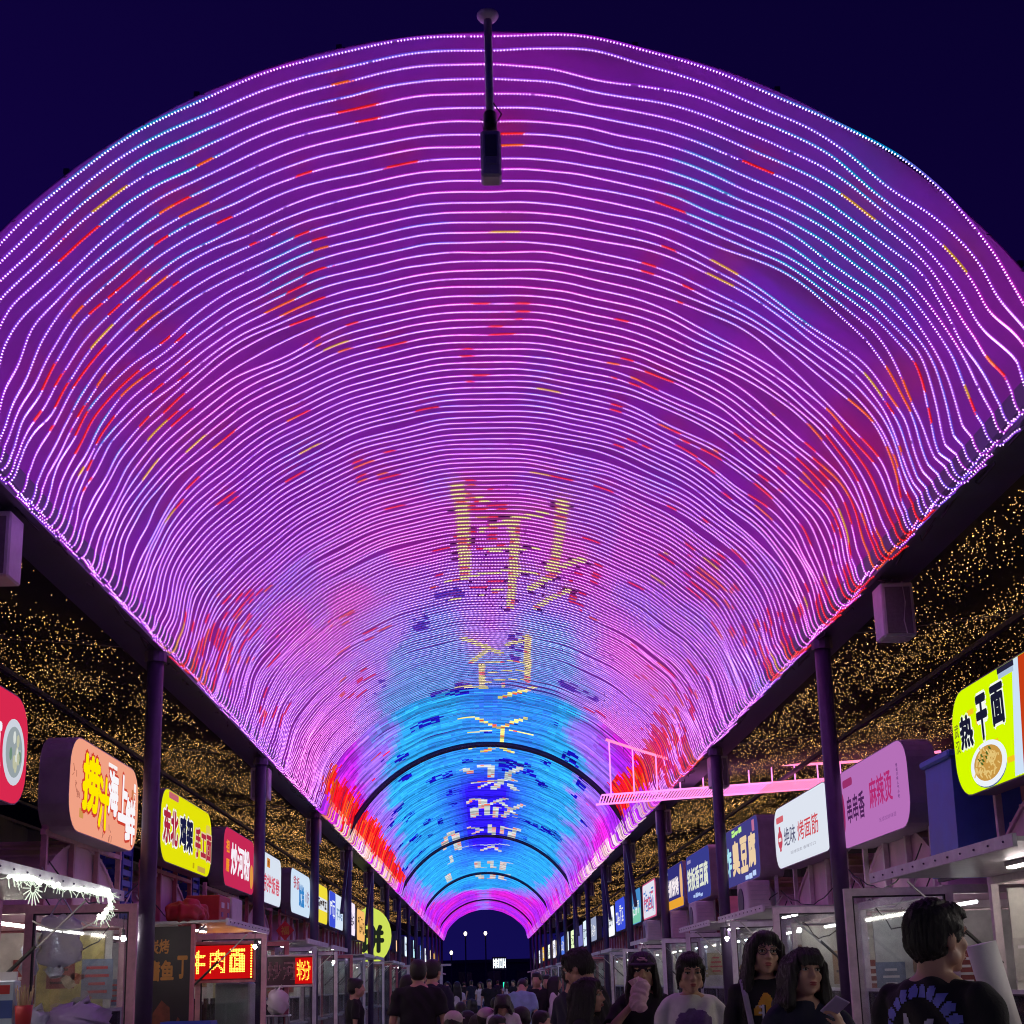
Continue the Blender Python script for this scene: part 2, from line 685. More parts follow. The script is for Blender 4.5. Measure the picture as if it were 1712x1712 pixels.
PINK, VIO, LAV = np.array((.76, .010, .66)), np.array((.36, .012, .84)), np.array((.22, .09, .95))
BLUE, CYAN, DEEP = np.array((.006, .12, .95)), np.array((.0, .40, .95)), np.array((.0, .006, .90))
RED, ORNG, YELL = np.array((.95, .008, .01)), np.array((.95, .11, .004)), np.array((.75, .36, .03))


def mix(a, b, t):
    return a * (1 - t[:, None]) + b * t[:, None]


def canopy_colour(i, s):
    """Colour of the LED pixels of rope i at arc position s (metres from the crown). Returns hue and whiteness."""
    y = Y0 + i * PITCH
    u = s / (AMAX * RAD)
    cell = np.floor(s / .108).astype(np.int64)
    yy = np.full(s.shape, y)
    n1 = vnoise(s * .9 + 3, yy * .45, 1)
    n2 = vnoise(s * 2.3, yy * 1.1 + 7, 2)
    n3 = vnoise(cell * .9, np.full(s.shape, i * .9), 3)
    c = mix(np.tile(PINK, (len(s), 1)), VIO, np.clip(n1 * 1.5 - .25 + (.30 if i % 2 else 0) * (y < 14), 0, 1))
    white = np.full(s.shape, 1.0)
    # cooler flanks at the near end, on every other rope, and streaks
    cool = np.exp(-((np.abs(u) - .55) / .22) ** 2) * (1 - sstep(7.2, 10.0, yy))
    cool = cool * (1.0 if i % 2 == 0 else .30) + (.40 if i % 2 else .05) * (1 - sstep(7.5, 10.5, yy)) + .55 * sstep(.62, .8, n2) * (y < 16)
    c = mix(c, LAV * np.array((.6, 1.0, 1.0)), np.clip(cool, 0, 1) * .9)
    c = mix(c, CYAN * .9, np.clip(cool * 1.3 - .75, 0, 1) * sstep(.45, .7, n1))
    # blue heart of the picture, further in
    hw = np.interp(y, [14.5, 16, 19, 23, 28, 36, 44, 52, 62, 70, 73], [0, .28, .46, .54, .67, .78, .86, .86, .74, .44, 0])
    inside = sstep(-.17, .15, hw - np.abs(u + .02) + (n2 - .5) * .16 + (n3 - .5) * .08) * sstep(14.2, 18.0, yy + (n1 - .5) * 2)
    mag = np.exp(-((s - .05) / .30) ** 2) * (1 - sstep(18.2, 20.5, yy))        # a magenta tongue runs into the blue
    inside = inside * (1 - .9 * mag)
    t = np.clip(.10 + (.25 + 1.0 * vnoise(s * 1.1, yy * .22 + 2, 5)) * sstep(16.5, 19, yy) + .45 * sstep(.25, .5, np.abs(u)) + .5 * (n3 - .5), 0, 1)
    deep = np.exp(-(s / 1.1) ** 2) * sstep(29, 35, yy) * (1 - sstep(47, 58, yy))
    bl = mix(mix(np.tile(BLUE, (len(s), 1)), CYAN, t), DEEP, np.clip(deep * 1.25, 0, 1))
    edge = inside * (1 - inside) * 4
    c = mix(c, bl, inside)
    c = mix(c, LAV * np.array((1.5, 1.6, 1.05)), edge * .85)
    white = white * (1 - inside * .62 * sstep(17, 22, yy))
    dk = (vnoise(s * 2.2 + 40, yy * .9, 8) > .80) & (inside > .6) & (hash01(cell, i, 9) > .35) & (y < 46)
    c[dk] = DEEP * .55
    white[dk] = .12
    # red and orange blossom clusters
    cl = vnoise(s * 1.6 + 11, yy * .75, 12) * .6 + n3 * .4
    dens = -.02 + .03 * sstep(6.8, 9.0, yy) + .34 * sstep(.42, .85, u) * (1 - sstep(19, 27, yy)) * sstep(6.3, 8.2, yy) + .19 * sstep(.60, .92, -u) * (1 - sstep(14, 20, yy)) * sstep(6.4, 8.0, yy) + .06 * (y > 7.5) * (y < 15)
    rnd = hash01(cell // 2, i, 21)
    red = (cl > .80 - dens * .62) & (rnd > .42) & (inside < .5)
    zone = np.maximum(np.exp(-((u + .90) / .12) ** 2) * sstep(20, 24, yy) * (1 - sstep(40, 50, yy)), np.exp(-((u - .86) / .10) ** 2) * sstep(18, 21, yy) * (1 - sstep(26, 30, yy)))
    red |= (zone * .9 + (n3 - .5) * .5 + (n2 - .5) * .35 > .48) & (inside < .6)
    red |= (rnd > .985) & (y < 26) & (inside < .5)
    hot = hash01(cell // 3, i, 23)
    if red.any():
        rc = np.where((hot > .72)[:, None], ORNG, RED)
        rc = np.where(((hot > .93) & (y < 15))[:, None], YELL, rc)
        c[red] = rc[red]
        white[red] = .10
    ye = (hash01(cell // 2, i, 31) > .988) & (y < 13) & (np.abs(u) < .8)
    c[ye] = YELL
    white[ye] = .30
    # pale ends at the eaves
    ends = sstep(.94, .99, np.abs(u)) * sstep(22, 26, yy) * (1 - .8 * sstep(36, 46, yy)) * (n3 > .45)
    c = mix(c, np.array((1.0, .75, .62)), ends * .8)
    # brush strokes
    d = stroke_dist(s, y)
    ink = d < 0
    if ink.any():
        k = hash01(cell, i, 41)
        c[ink] = np.where((k > .88)[:, None], ORNG, np.where((y > 30), np.array((.50, .58, .55)), np.array((.95, .90, .20))))[ink]
        white[ink] = .30 if y < 22 else .5
    sh = (d > 0) & (d < .07) & (hash01(cell, i, 43) > .88) & (y < 17.5)
    c[sh] *= .05
    white[sh] = .0
    return c, white


GAPS = [(float(np.sign(rng.uniform(-1, 1)) * rng.uniform(.22, .9)), int(rng.integers(6, 170)), rng.uniform(.10, .20), rng.uniform(.02, .055)) for _ in range(40)]
GAPS += [(.58, 14, .13, .07), (.50, 21, .12, .08), (.66, 26, .12, .08), (.44, 31, .12, .06), (.16, 2, .08, .055), (.63, 38, .12, .08),
         (.72, 44, .10, .07), (-.42, 24, .09, .06), (-.62, 15, .08, .05), (.64, 1, .09, .06), (.80, 20, .08, .08), (-.86, 30, .07, .08), (.84, 12, .07, .08)]


AEND = 1.0


def rope_path(i, n):
    """Centre line of rope i: an arc that sags and wanders, its ends hooked out on to the eave beam."""
    y = Y0 + i * PITCH
    S = AMAX * RAD
    s = np.linspace(-S * AEND, S * AEND, n)
    u = s / S
    edge = sstep(.55, 1.0, np.abs(u))
    right = u > 0
    yy = np.full(n, y)
    calm = .30 + .70 * sstep(.15, .7, np.abs(u))
    dy = (vnoise(s * .9 + 5, yy * 1.1, 51) - .5) * .075 * calm + (vnoise(s * 2.2, np.full(n, i * .9), 52) - .5) * .040 * calm + (vnoise(s * 5, np.full(n, i * .9), 56) - .5) * .016
    dy += (vnoise(s * 1.9 + 30, yy * .8, 53) - .5) * (.38 * edge * np.where(right, 1.0, .7))
    dy += (vnoise(s * 4.0, np.full(n, i * .8), 54) - .5) * .07 * edge
    if i < 3:
        dy *= (.25, .5, .75)[i]
    for uc, ic, w, a in GAPS:
        if abs(i + .5 - ic) < 5:
            dy += a * np.sign(i + .5 - ic) * np.exp(-((u - uc) / w) ** 2) * math.exp(-(abs(i + .5 - ic) - .5) / 1.6)
    ph = (u * 4.75 + .5) % 1.0                       # tied to the purlins, sagging in between
    dr = -.012 * np.sin(np.pi * ph) ** 2 * (1 - .4 * edge) - .045 * (vnoise(s * 1.5, np.full(n, i * .45), 55)) * (.25 + edge)
    r = RAD + dr
    th = s / RAD
    x, z = r * np.sin(th), ZC + r * np.cos(th)
    x = x * (1 - .050 * sstep(.80, 1.0, np.abs(u)))          # the ropes hang steeper towards the eaves
    dy = dy * (1 - .35 * sstep(.97, 1.0, np.abs(u)))
    P = np.stack([x, y + dy, z], 1)
    # hooks
    hooks = []
    for sg, e in ((-1, P[0]), (1, P[-1])):
        big = (.15 if sg > 0 else .12) * (.65 + .7 * hash01(i, sg + 2, 61))
        swing = (hash01(i // 3, sg + 2, 62) - .5) * .14 + (hash01(i, sg + 2, 63) - .5) * .08
        k = np.linspace(0, 1, 9)[1:]
        hx = e[0] + sg * (.02 * k + big * k ** 1.6)
        hz = e[2] - .12 * np.sin(np.pi * np.minimum(k * 1.05, 1)) * (.7 + big) - .03 * k
        hy = e[1] + swing * k
        hooks.append(np.stack([hx, hy, hz], 1))
    return np.concatenate([hooks[0][::-1], P, hooks[1]]), np.concatenate([np.full(8, s[0]), s, np.full(8, s[-1])])


def rope_tube(P, col, r, k=4, up=None):
    """Square-ish sleeve along P, colour per segment."""
    n = len(P)
    T = np.gradient(P, axis=0)
    T /= np.linalg.norm(T, axis=1)[:, None] + 1e-9
    A = np.cross(T, np.array([0, 1.0, 0]))
    A /= np.linalg.norm(A, axis=1)[:, None] + 1e-9
    B = np.cross(T, A)
    a = (np.arange(k) + .5) * 2 * np.pi / k
    V = (P[:, None, :] + r * (np.cos(a)[None, :, None] * A[:, None, :] + np.sin(a)[None, :, None] * B[:, None, :])).reshape(-1, 3)
    i = np.arange(n - 1)[:, None] * k
    j = np.arange(k)[None, :]
    j2 = (j + 1) % k
    Q = np.stack([i + j, i + j2, i + k + j2, i + k + j], -1).reshape(-1, 4)
    C = np.repeat(col, k, axis=0)
    if up is not None:                                   # added glow: top faces, unseen from below, brightened to light the membrane
        mid = V[Q].mean(1)
        ctr = .5 * (P[1:] + P[:-1]).repeat(k, 0)
        out_ = ((mid - ctr) * (ctr - np.array([0, 0, ZC])) * np.array([1, 0, 1])).sum(1)
        out_ = out_ / (np.linalg.norm((ctr - np.array([0, 0, ZC])) * np.array([1, 0, 1]), axis=1) * np.linalg.norm(mid - ctr, axis=1) + 1e-12)
        C = C * np.where(out_ > .60, up, 1.0)[:, None]
    return V, Q, C


OCT = np.array([(1, 0, 0), (0, 1, 0), (-1, 0, 0), (0, -1, 0), (0, 0, -1.15), (0, 0, .8)], float)
OCTF = np.array([(0, 1, 5), (1, 2, 5), (2, 3, 5), (3, 0, 5), (1, 0, 4), (2, 1, 4), (3, 2, 4), (0, 3, 4)])


def resample(P, s, step):
    d = np.concatenate([[0], np.cumsum(np.linalg.norm(np.diff(P, axis=0), axis=1))])
    t = np.arange(step * .5, d[-1], step)
    return np.stack([np.interp(t, d, P[:, k]) for k in range(3)], 1), np.interp(t, d, s)


M_LED = led_mat('led_rope_light', 1.0, 'NONE')
M_BEAD = led_mat('led_bead_light', 1.0, 'NONE')
canopy = thing('led_canopy', 'long arched canopy of colour-changing LED ropes glowing pink, blue and red over the street', 'light canopy', (0, 0, 0))
N_ROPE = int((Y1 - Y0) / PITCH)
N_BEAD, N_OWN = 135, 300
far_V, far_Q, far_C, far_o = [], [], [], 0
for i in range(N_ROPE):
    near = i < N_BEAD
    n = 150 if near else (90 if i < N_OWN else 56)
    P, s = rope_path(i, n)
    sm = .5 * (s[1:] + s[:-1])
    if near:
        c, w = canopy_colour(i, sm)
        V, Q, C = rope_tube(P, c * SLEEVE_NEAR, .0056, 4, ADDED_UPLIGHT)
        B, sb = resample(P, s, .018)
        cb, wb = canopy_colour(i, sb)
        core = cb * 1.8 + wb[:, None] * np.array((1.7, 1.0, 1.8))
        core *= (.82 + .36 * hash01(np.arange(len(B)), np.full(len(B), i), 71))[:, None] * BEAD_GAIN
        dead = hash01(np.arange(len(B)), np.full(len(B), i), 72) > .994
        core[dead] *= .05
        Tn = np.gradient(B, axis=0)
        Tn /= np.linalg.norm(Tn, axis=1)[:, None]
        Yn = np.array([0, 1.0, 0]) - Tn * Tn[:, 1:2]
        Yn /= np.linalg.norm(Yn, axis=1)[:, None]
        Nn = np.cross(Yn, Tn) * -1.0
        Nn *= np.sign((Nn * (B - np.array([0, 0, ZC]) * np.array([1, 0, 1]))[:, :]).sum(1))[:, None]
        BV = (B[:, None, :] - Nn[:, None, :] * .006 + OCT[None, :, 0:1] * Tn[:, None, :] * .0041 + OCT[None, :, 1:2] * Yn[:, None, :] * .0078 + OCT[None, :, 2:3] * Nn[:, None, :] * .0080).reshape(-1, 3)
        T = (np.arange(len(B))[:, None, None] * 6 + OCTF[None] + len(V)).reshape(-1, 3)
        me = np_mesh('led_strip', np.concatenate([V, BV]), Q, T, np.concatenate([C, np.repeat(core, 8, 0)]))
        me.materials.append(M_LED)
        me.materials.append(M_BEAD)
        me.polygons.foreach_set('material_index', np.concatenate([np.zeros(len(Q), np.int32), np.ones(len(T), np.int32)]))
    else:
        c, w = canopy_colour(i, sm)
        c = (c * 1.05 + w[:, None] * np.array((.08, .012, .10))) * FAR_GAIN
        c *= (.45 + .9 * hash01(i, 5, 75)) * (.72 + .5 * hash01(np.floor(sm / .108).astype(np.int64), np.full(len(sm), i), 73))[:, None]
        V, Q, C = rope_tube(P, c, .0125, 4 if i < N_OWN else 3)
        if i >= N_OWN:
            far_V.append(V)
            far_Q.append(Q + far_o)
            far_C.append(C)
            far_o += len(V)
            continue
        me = np_mesh('led_strip', V, Q, None, C)
        me.materials.append(M_LED)
    link(bpy.data.objects.new('led_strip', me), canopy)
me = np_mesh('distant_led_strips', np.concatenate(far_V), np.concatenate(far_Q), None, np.concatenate(far_C))
me.materials.append(M_LED)
tag(link(bpy.data.objects.new('distant_led_strips', me), canopy), kind='stuff')

# roof membrane above the ropes
n = 49
th = np.linspace(-AMAX * .985, AMAX * .985, n)
ys = np.linspace(Y0 + .08, Y1 + .1, 60)
prof = []
for rad in (RAD + .065, RAD + .071):
    prof.append(np.stack([rad * np.sin(th), ZC + rad * np.cos(th)], 1))
V, Q = [], []
for L in prof:
    for y in ys:
        V += [(p[0], y, p[1]) for p in L]
for L in range(2):
    for a in range(len(ys) - 1):
        for b in range(n - 1):
            k = L * len(ys) * n + a * n + b
            Q.append((k, k + 1, k + 1 + n, k + n) if L else (k, k + n, k + n + 1, k + 1))
me = np_mesh('roof_membrane', V, Q, smooth=True)
me.materials.append(mat('magenta_membrane', (.55, .06, .62), .6, 0, .12, 2))
link(bpy.data.objects.new('roof_membrane', me), canopy)


def arc_pts(r, n=41, a=.995):
    return [(r * math.sin(t), ZC + r * math.cos(t)) for t in np.linspace(-AMAX * a, AMAX * a, n)]


for k in range(16):
    y = 6.10 + 5.9 * k + (.45 if k == 0 else 0)
    if y > Y1 + 2:
        break
    MB().tube([(x, y, z) for x, z in arc_pts(RAD + .13)], .018, 6).build('arch_rib', M_STEEL, canopy, True)
MB().tube([(x, 27.3, z) for x, z in arc_pts(RAD - .13)], .060, 8).build('arch_rib', M_STEEL, canopy, True)
MB().tube([(x, 45.0, z) for x, z in arc_pts(RAD - .12)], .055, 8).build('arch_rib', M_STEEL, canopy, True)
MB().tube([(x, 60.5, z) for x, z in arc_pts(RAD - .12)], .060, 8).build('arch_rib', M_STEEL, canopy, True)
MB().tube([(x, 80.0, z) for x, z in arc_pts(RAD - .12)], .050, 8).build('arch_rib', M_STEEL, canopy, True)
for k in range(-4, 5):
    t = AMAX * k / 4.75
    MB().bar(((RAD + .145) * math.sin(t), Y0 + .16, ZC + (RAD + .145) * math.cos(t)), ((RAD + .145) * math.sin(t), Y1, ZC + (RAD + .145) * math.cos(t)), .03, .03).build('purlin', M_STEEL, canopy)
# wire ties at the open end
for k in range(26):
    t = AMAX * (-.95 + 1.9 * k / 25 + random.uniform(-.02, .02))
    a = np.array([RAD * math.sin(t), Y0, ZC + RAD * math.cos(t)])
    b = a + np.array([math.sin(t) * .10, .12, math.cos(t) * .10])
    MB().tube([a, (a + b) / 2 + np.array([.01, 0, 0]), b], .0025, 4).build('wire_tie', M_CABLE, canopy)

# ---------------------------------------------------------------- eave beams and posts
POSTL = {-1: {0: 'dark steel post at the mouth of the street beside the crimson sign', 1: 'thick dark post between the peach and yellow signs', 2: 'dark post between the raspberry sign and the white stamp sign', 3: 'dark post beside the white sign with sky blue lettering', 4: 'dark braced post beside the blue and white striped signs'},
         1: {0: 'dark steel post at the mouth of the street beside the lime sign', 1: 'thick dark post between the white lantern sign and the pink hotpot sign', 2: 'dark post beside the dark blue tofu sign', 3: 'dark post between the two navy signs', 4: 'dark braced post beside the aqua and green sign'}}
for sg, side in ((-1, 'left'), (1, 'right')):
    t = thing('eave_beam', 'long dark steel eave beam %s' % ('above the stalls with the peach seafood sign' if sg < 0 else 'above the stalls with the hot dry noodle sign'), 'beam', (sg * 3.20, 0, HE))
    MB().box((sg * .0, 48.5, .155), (.42, 89, .30), bevel=.02).build('box_beam', M_BEAM, t)
    MB().box((sg * -.16, 48.5, -.012), (.05, 89, .03)).build('lower_flange', M_BEAM, t)
    b = MB()
    for q in range(150):
        yq = 6 + q * .55
        xq = sg * random.uniform(-.17, -.10)
        pts = [(xq + random.uniform(-.03, .03), yq + random.uniform(-.15, .4), .0 - random.uniform(0, .06)) for _ in range(5)]
        b.tube(pts, .006, 4)
    tag(b.build('loose_cables', M_CABLE, t), kind='stuff')
    for k in range(16):
        y = 6.10 + 5.9 * k
        p = thing('steel_post', POSTL[sg].get(k, 'dark round steel post of the far row along the %s' % ('seafood sign side of the street' if sg < 0 else 'noodle sign side of the street')), 'post', (sg * 3.10, y, 0), 0, 'canopy posts %s' % ('beside the seafood stalls' if sg < 0 else 'beside the noodle stalls'))
        MB().lathe([(.075, 0), (.075, HE - .03)], n=14).build('pole', M_STEEL, p, True)
        MB().box((0, 0, .012), (.30, .30, .024)).build('base_plate', M_STEEL, p)
        MB().lathe([(.10, 0), (.10, .10)], (0, 0, HE - .12), 12).build('collar', M_STEEL, p)
        if k in (4, 5, 7, 9, 11):
            MB().bar((0, .02, HE - .10), (sg * .02, -1.15, HE - 1.55), .07, .07).build('knee_brace', M_STEEL, p)


M_BOX = mat('grey_speaker_cabinet', (.66, .65, .67), .5, 0, .15, 8)
for sg in (-1, 1):
    for k in range(11):
        y = (8.25 if sg < 0 else 10.2) if k == 0 else 6.10 + 5.9 * (k + 1) + (.75 if sg < 0 else .55)
        t = thing('speaker_cabinet', ('grey box loudspeaker hung under the eave beam above the crimson sign', 'grey box loudspeaker hung under the eave beam above the lime and pink signs')[sg > 0] if k == 0 else 'grey box loudspeaker beside a far post %s' % ('on the seafood sign side' if sg < 0 else 'on the noodle sign side'), 'speaker', (sg * 3.22, y, HE - .02), 0, 'loudspeakers hung under the %s beam' % ('seafood side' if sg < 0 else 'noodle side'))
        MB().box((0, 0, -.25), (.26, .24, .44), bevel=.012).build('cabinet', M_BOX, t)
        MB().box((0, -.122, -.26), (.20, .012, .38)).build('grille', mat('speaker_grille', (.20, .19, .21), .7, 0, .2, 40), t)
        MB().box((0, 0, -.012), (.05, .20, .03)).build('bracket', M_STEEL, t)
        MB().tube([(sg * .04, -.13, -.03), (sg * .05, -.14, -.2), (sg * .03, -.135, -.35), (sg * .05, -.13, -.46)], .005, 5).build('cable', M_BOX, t)

# ---------------------------------------------------------------- fixture hung from the crown
t = thing('hanging_sensor_box', 'grey box on a straight pole hanging from a round plate at the canopy crown', 'ceiling fixture', (0, 6.14, HC + .05))
MB().lathe([(.03, -.035), (.048, -.022), (.058, -.008), (.058, 0)], n=20).build('ceiling_plate', M_BOX, t, True)
MB().lathe([(.022, -.62), (.022, -.03)], n=10).build('pole', mat('grey_pole', (.55, .53, .58), .4, .5, .15, 8), t, True)
MB().lathe([(.035, -.70), (.035, -.60)], n=10).build('joint', M_BLACK, t, True)
hb = MB().box((0, 0, -.86), (.105, .10, .27), bevel=.012).build('box', M_BOX, t)
MB().box((0, -.053, -.82), (.06, .008, .12)).build('front_panel', mat('dark_panel', (.16, .15, .18), .3, 0, .1, 9), hb)
MB().box((0, -.055, -.91), (.055, .006, .04)).build('label_plate', mat('plate_grey', (.5, .5, .52), .4, 0, .1, 9), hb)
MB().tube([(.02, -.02, -.55), (.06, -.04, -.63), (.02, -.03, -.70), (-.05, -.04, -.66), (-.03, -.03, -.73)], .004, 5).build('cable', M_CABLE, t)

# ---------------------------------------------------------------- fairy-light nets over the stalls
M_FAIRY = led_mat('fairy_light_bulb', 1.0, 'NONE')


def net_z(x):
    return HE + .01 + (abs(x) - 3.4) * .095


TETF = np.array([(0, 1, 3), (1, 2, 3), (2, 0, 3), (0, 2, 1)])
for sg in (-1, 1):
    t = thing('fairy_light_ceiling', 'dark netted ceiling dotted with warm white fairy lights over the stalls %s' % ('on the seafood sign side' if sg < 0 else 'on the noodle sign side'), 'light net', (0, 0, 0))
    V, Q = [], []
    xs_ = np.linspace(3.36, 13.0, 14)
    ys_ = np.linspace(4.0, 93, 60)
    for dz in (.06, .08):
        for y in ys_:
            for x in xs_:
                V.append((sg * x, y, net_z(x) + dz + .03 * math.sin(x * 3.1 + y * .9)))
    nx = len(xs_)
    for L in range(2):
        for a in range(len(ys_) - 1):
            for b in range(nx - 1):
                k = L * len(ys_) * nx + a * nx + b
                Q.append((k, k + nx, k + nx + 1, k + 1))
    me = np_mesh('cover_sheet', V, Q)
    me.materials.append(M_DARKSHEET)
    link(bpy.data.objects.new('cover_sheet', me), t)
    # bulbs
    parts = []
    for ya, yb, dens, rad, xm in ((5, 14, 330, .0060, 12.5), (14, 24, 290, .0068, 11), (24, 38, 180, .0100, 8.5), (38, 70, 65, .015, 6.4)):
        cnt = int((yb - ya) * (xm - 3.42) * dens)
        y = rng.uniform(ya, yb, cnt)
        x = 3.45 + (xm - 3.45) * rng.uniform(0, 1, cnt)
        # bulbs hang on wandering strings that leave darker folds
        keep = vnoise(x * 1.6 + y * .5, y * .45 + sg * 9, 81) * .55 + vnoise(x * 5 + 2, y * 3.1, 82) * .45 > rng.uniform(.18, .66, cnt)
        x, y = x[keep], y[keep]
        z = net_z(x) + .02 - rng.uniform(0, .10, len(x)) ** 1.5 * 2.2 + .03 * np.sin(x * 3.1 + y * .9)
        parts.append((np.stack([sg * x, y, z], 1), np.full(len(x), rad)))
    P = np.concatenate([p for p, _ in parts])
    Rr = np.concatenate([r for _, r in parts]) * rng.uniform(.7, 1.25, len(P))
    tet = np.array([(.95, 0, -.2), (-.5, .82, -.2), (-.5, -.82, -.2), (0, 0, 1.1)])
    tet2 = np.array([(.0, .95, .3), (.82, -.5, .3), (-.82, -.5, .3), (0, 0, -1.0)])
    V = (P[:, None, :] + tet2[None] * Rr[:, None, None]).reshape(-1, 3)
    T = (np.arange(len(P))[:, None, None] * 4 + TETF[None]).reshape(-1, 3)
    br = rng.lognormal(0, .55, len(P))[:, None] * np.array((1.0, .52, .15)) * FAIRY_GAIN * np.interp(P[:, 1], [8, 20, 40], [1.15, .8, .42])[:, None]
    br[:, 2] *= rng.uniform(.6, 1.6, len(P))
    me = np_mesh('fairy_lights', V, None, T, np.repeat(br, 4, 0))
    me.materials.append(M_FAIRY)
    tag(link(bpy.data.objects.new('fairy_lights', me), t), kind='stuff')
    for x in (4.75, 8.6):
        MB().box((sg * x, 48, net_z(x) - .12), (.06, 90, .05)).build('purlin', M_BEAM, t)
    for k in range(1, 12):
        y = 6.1 + 5.9 * k
        MB().bar((sg * 3.4, y, net_z(3.4) + .05), (sg * 9.8, y, net_z(9.8) + .05), .05, .05).build('rafter', M_BEAM, t)
        if k < 9:
            MB().bar((sg * 9.6, y, 0), (sg * 9.6, y, net_z(9.6)), .10, .10).build('rear_post', M_STEEL, t)

    sc_ = thing('tarpaulin_screen', 'dark tarpaulin screen closing the back of the stalls %s' % ('on the seafood sign side' if sg < 0 else 'on the noodle sign side'), 'screen', (sg * 8.0, 0, 0))
    b = MB()
    pts = [(.06 * math.sin(y * 2.1) + .05 * math.sin(y * 5.3), y) for y in np.arange(3, 93, .5)]
    for (xa, ya), (xb, yb) in zip(pts[:-1], pts[1:]):
        b.add([(xa, ya, 0), (xb, yb, 0), (xb, yb, 4.4), (xa, ya, 4.4), (xa + sg * .02, ya, 0), (xb + sg * .02, yb, 0), (xb + sg * .02, yb, 4.4), (xa + sg * .02, ya, 4.4)], [(0, 1, 2, 3), (7, 6, 5, 4), (3, 2, 6, 7)])
    b.build('tarpaulin', mat('dark_tarpaulin', (.03, .03, .045), .55, 0, .3, 2), sc_)
    MB().bar((0, 3, 4.42), (0, 93, 4.42), .05, .05).build('top_rail', M_STEEL, sc_)

# ---------------------------------------------------------------- lightbox signs over the stalls
class WB(MB):
    """Shapes given in world space, stored relative to the parent thing."""

    def build(self, name, material, parent=None, smooth=False):
        if parent is not None:
            r = parent
            L = Vector((0, 0, 0))
            while r is not None:
                L = L + Vector(r.location)
                r = r.parent
            self.v = [(p[0] - L[0], p[1] - L[1], p[2] - L[2]) for p in self.v]
        return MB.build(self, name, material, parent, smooth)


def lin(r, g, b):
    f = lambda c: (c / 255 / 12.92) if c <= 10.3 else ((c / 255 + .055) / 1.055) ** 2.4
    return (f(r), f(g), f(b))


def lit(r, g, b, k=1.0):
    return emis('backlit_film_%d_%d_%d_%d' % (r, g, b, int(k * 100)), lin(r, g, b), k, 'AUTO')


def ink(r, g, b):
    return mat('print_%d_%d_%d' % (r, g, b), lin(r, g, b), .5, 0, .05, 10, 0)


M_CASE = mat('sign_casing', (.20, .19, .21), .5, .1, .2, 6)
M_CASE_PALE = mat('sign_casing_pale', (.42, .38, .42), .5, .1, .2, 6)
FX = 3.35


class Sign:
    def __init__(self, sg, ya, yb, z0, z1, face, label, r=.22, case=None, depth=.17, fx=FX, group=None):
        self.sg, self.ya, self.yb, self.z0, self.z1, self.fx = sg, ya, yb, z0, z1, fx
        self.w, self.h = yb - ya, z1 - z0
        self.t = thing('lightbox_sign', label, 'sign', (sg * (fx + .08), (ya + yb) / 2, z0), 0, group)
        self.ax = Vector((0, 1 if sg < 0 else -1, 0))
        self.y0 = ya if sg < 0 else yb
        c = (self.w / 2, self.h / 2)
        poly = [(p[0] + c[0], p[1] + c[1]) for p in rrect(self.w, self.h, r)]
        loc = Vector(self.t.location)
        o = Vector((sg * (fx + depth), self.y0, z0)) - loc
        MB().prism(poly, o, self.ax, (0, 0, 1), depth).build('casing', case or M_CASE, self.t)
        poly = [(p[0] + c[0], p[1] + c[1]) for p in rrect(self.w - .02, self.h - .02, r - .01)]
        MB().prism(poly, Vector((sg * fx, self.y0, z0)) - loc, self.ax, (0, 0, 1), .003).build('face', face, self.t)
        self.loc, self.lv = loc, 0

    def org(self, u, v, k):
        return Vector((self.sg * (self.fx - .004 - .003 * k), self.y0, self.z0)) - self.loc + self.ax * (u * self.w) + Vector((0, 0, v * self.h))

    def text(self, s, u, v, w, h, m, bold=.02, k=1, shear=0.0, outline=None, ob=.05, name='lettering'):
        """u, v, w, h as fractions of the face."""
        if outline is not None:
            pw, ph = w * .045, h * .06
            glyphs(s, outline, self.t, self.org(u - pw, v - ph, k), self.ax, (0, 0, 1), (w + 2 * pw) * self.w, (h + 2 * ph) * self.h, bold + ob, shear, name='lettering_outline')
            k += 1
        return glyphs(s, m, self.t, self.org(u, v, k), self.ax, (0, 0, 1), w * self.w, h * self.h, bold, shear, name)

    def patch(self, u, v, w, h, m, r=.02, k=1, name='printed_patch', poly=None):
        if poly is None:
            W_, H_ = w * self.w, h * self.h
            poly = [(p[0] + W_ / 2, p[1] + H_ / 2) for p in rrect(W_, H_, min(r, W_ * .45, H_ * .45), 4)]
        else:
            poly = [(p[0] * self.w, p[1] * self.h) for p in poly]
            u = v = 0
        return MB().prism(poly, self.org(u, v, k), self.ax, (0, 0, 1), .002).build(name, m, self.t)

    def disc(self, u, v, rw, rh, m, k=1, name='printed_bowl', n=26):
        poly = [(math.cos(2 * math.pi * i / n) * rw * self.w, math.sin(2 * math.pi * i / n) * rh * self.h) for i in range(n)]
        return MB().prism(poly, self.org(u, v, k), self.ax, (0, 0, 1), .002).build(name, m, self.t)

    def strokes(self, u, v, w, h, m, n, seed, k=1):
        """Writing too small to read at this distance: a row of n block characters made of short strokes."""
        r = random.Random(seed)
        b = MB()
        for i in range(n):
            cu, cw = u + w * i / n, w / n * .82
            for _ in range(3):
                vv = v + h * r.uniform(.05, .95)
                self._bar(b, cu, vv - .02, cw, .045, k)
            for _ in range(2):
                uu = cu + cw * r.uniform(.1, .9)
                self._bar(b, uu, v + h * r.uniform(0, .3), .022, h * r.uniform(.4, .7), k)
        return b.build('lettering', m, self.t)

    def _bar(self, b, u, v, w, h, k):
        o = self.org(u, v, k)
        W_, H_ = w * self.w, h * self.h
        b.prism([(0, 0), (W_, 0), (W_, H_), (0, H_)], o, self.ax, (0, 0, 1), .002)


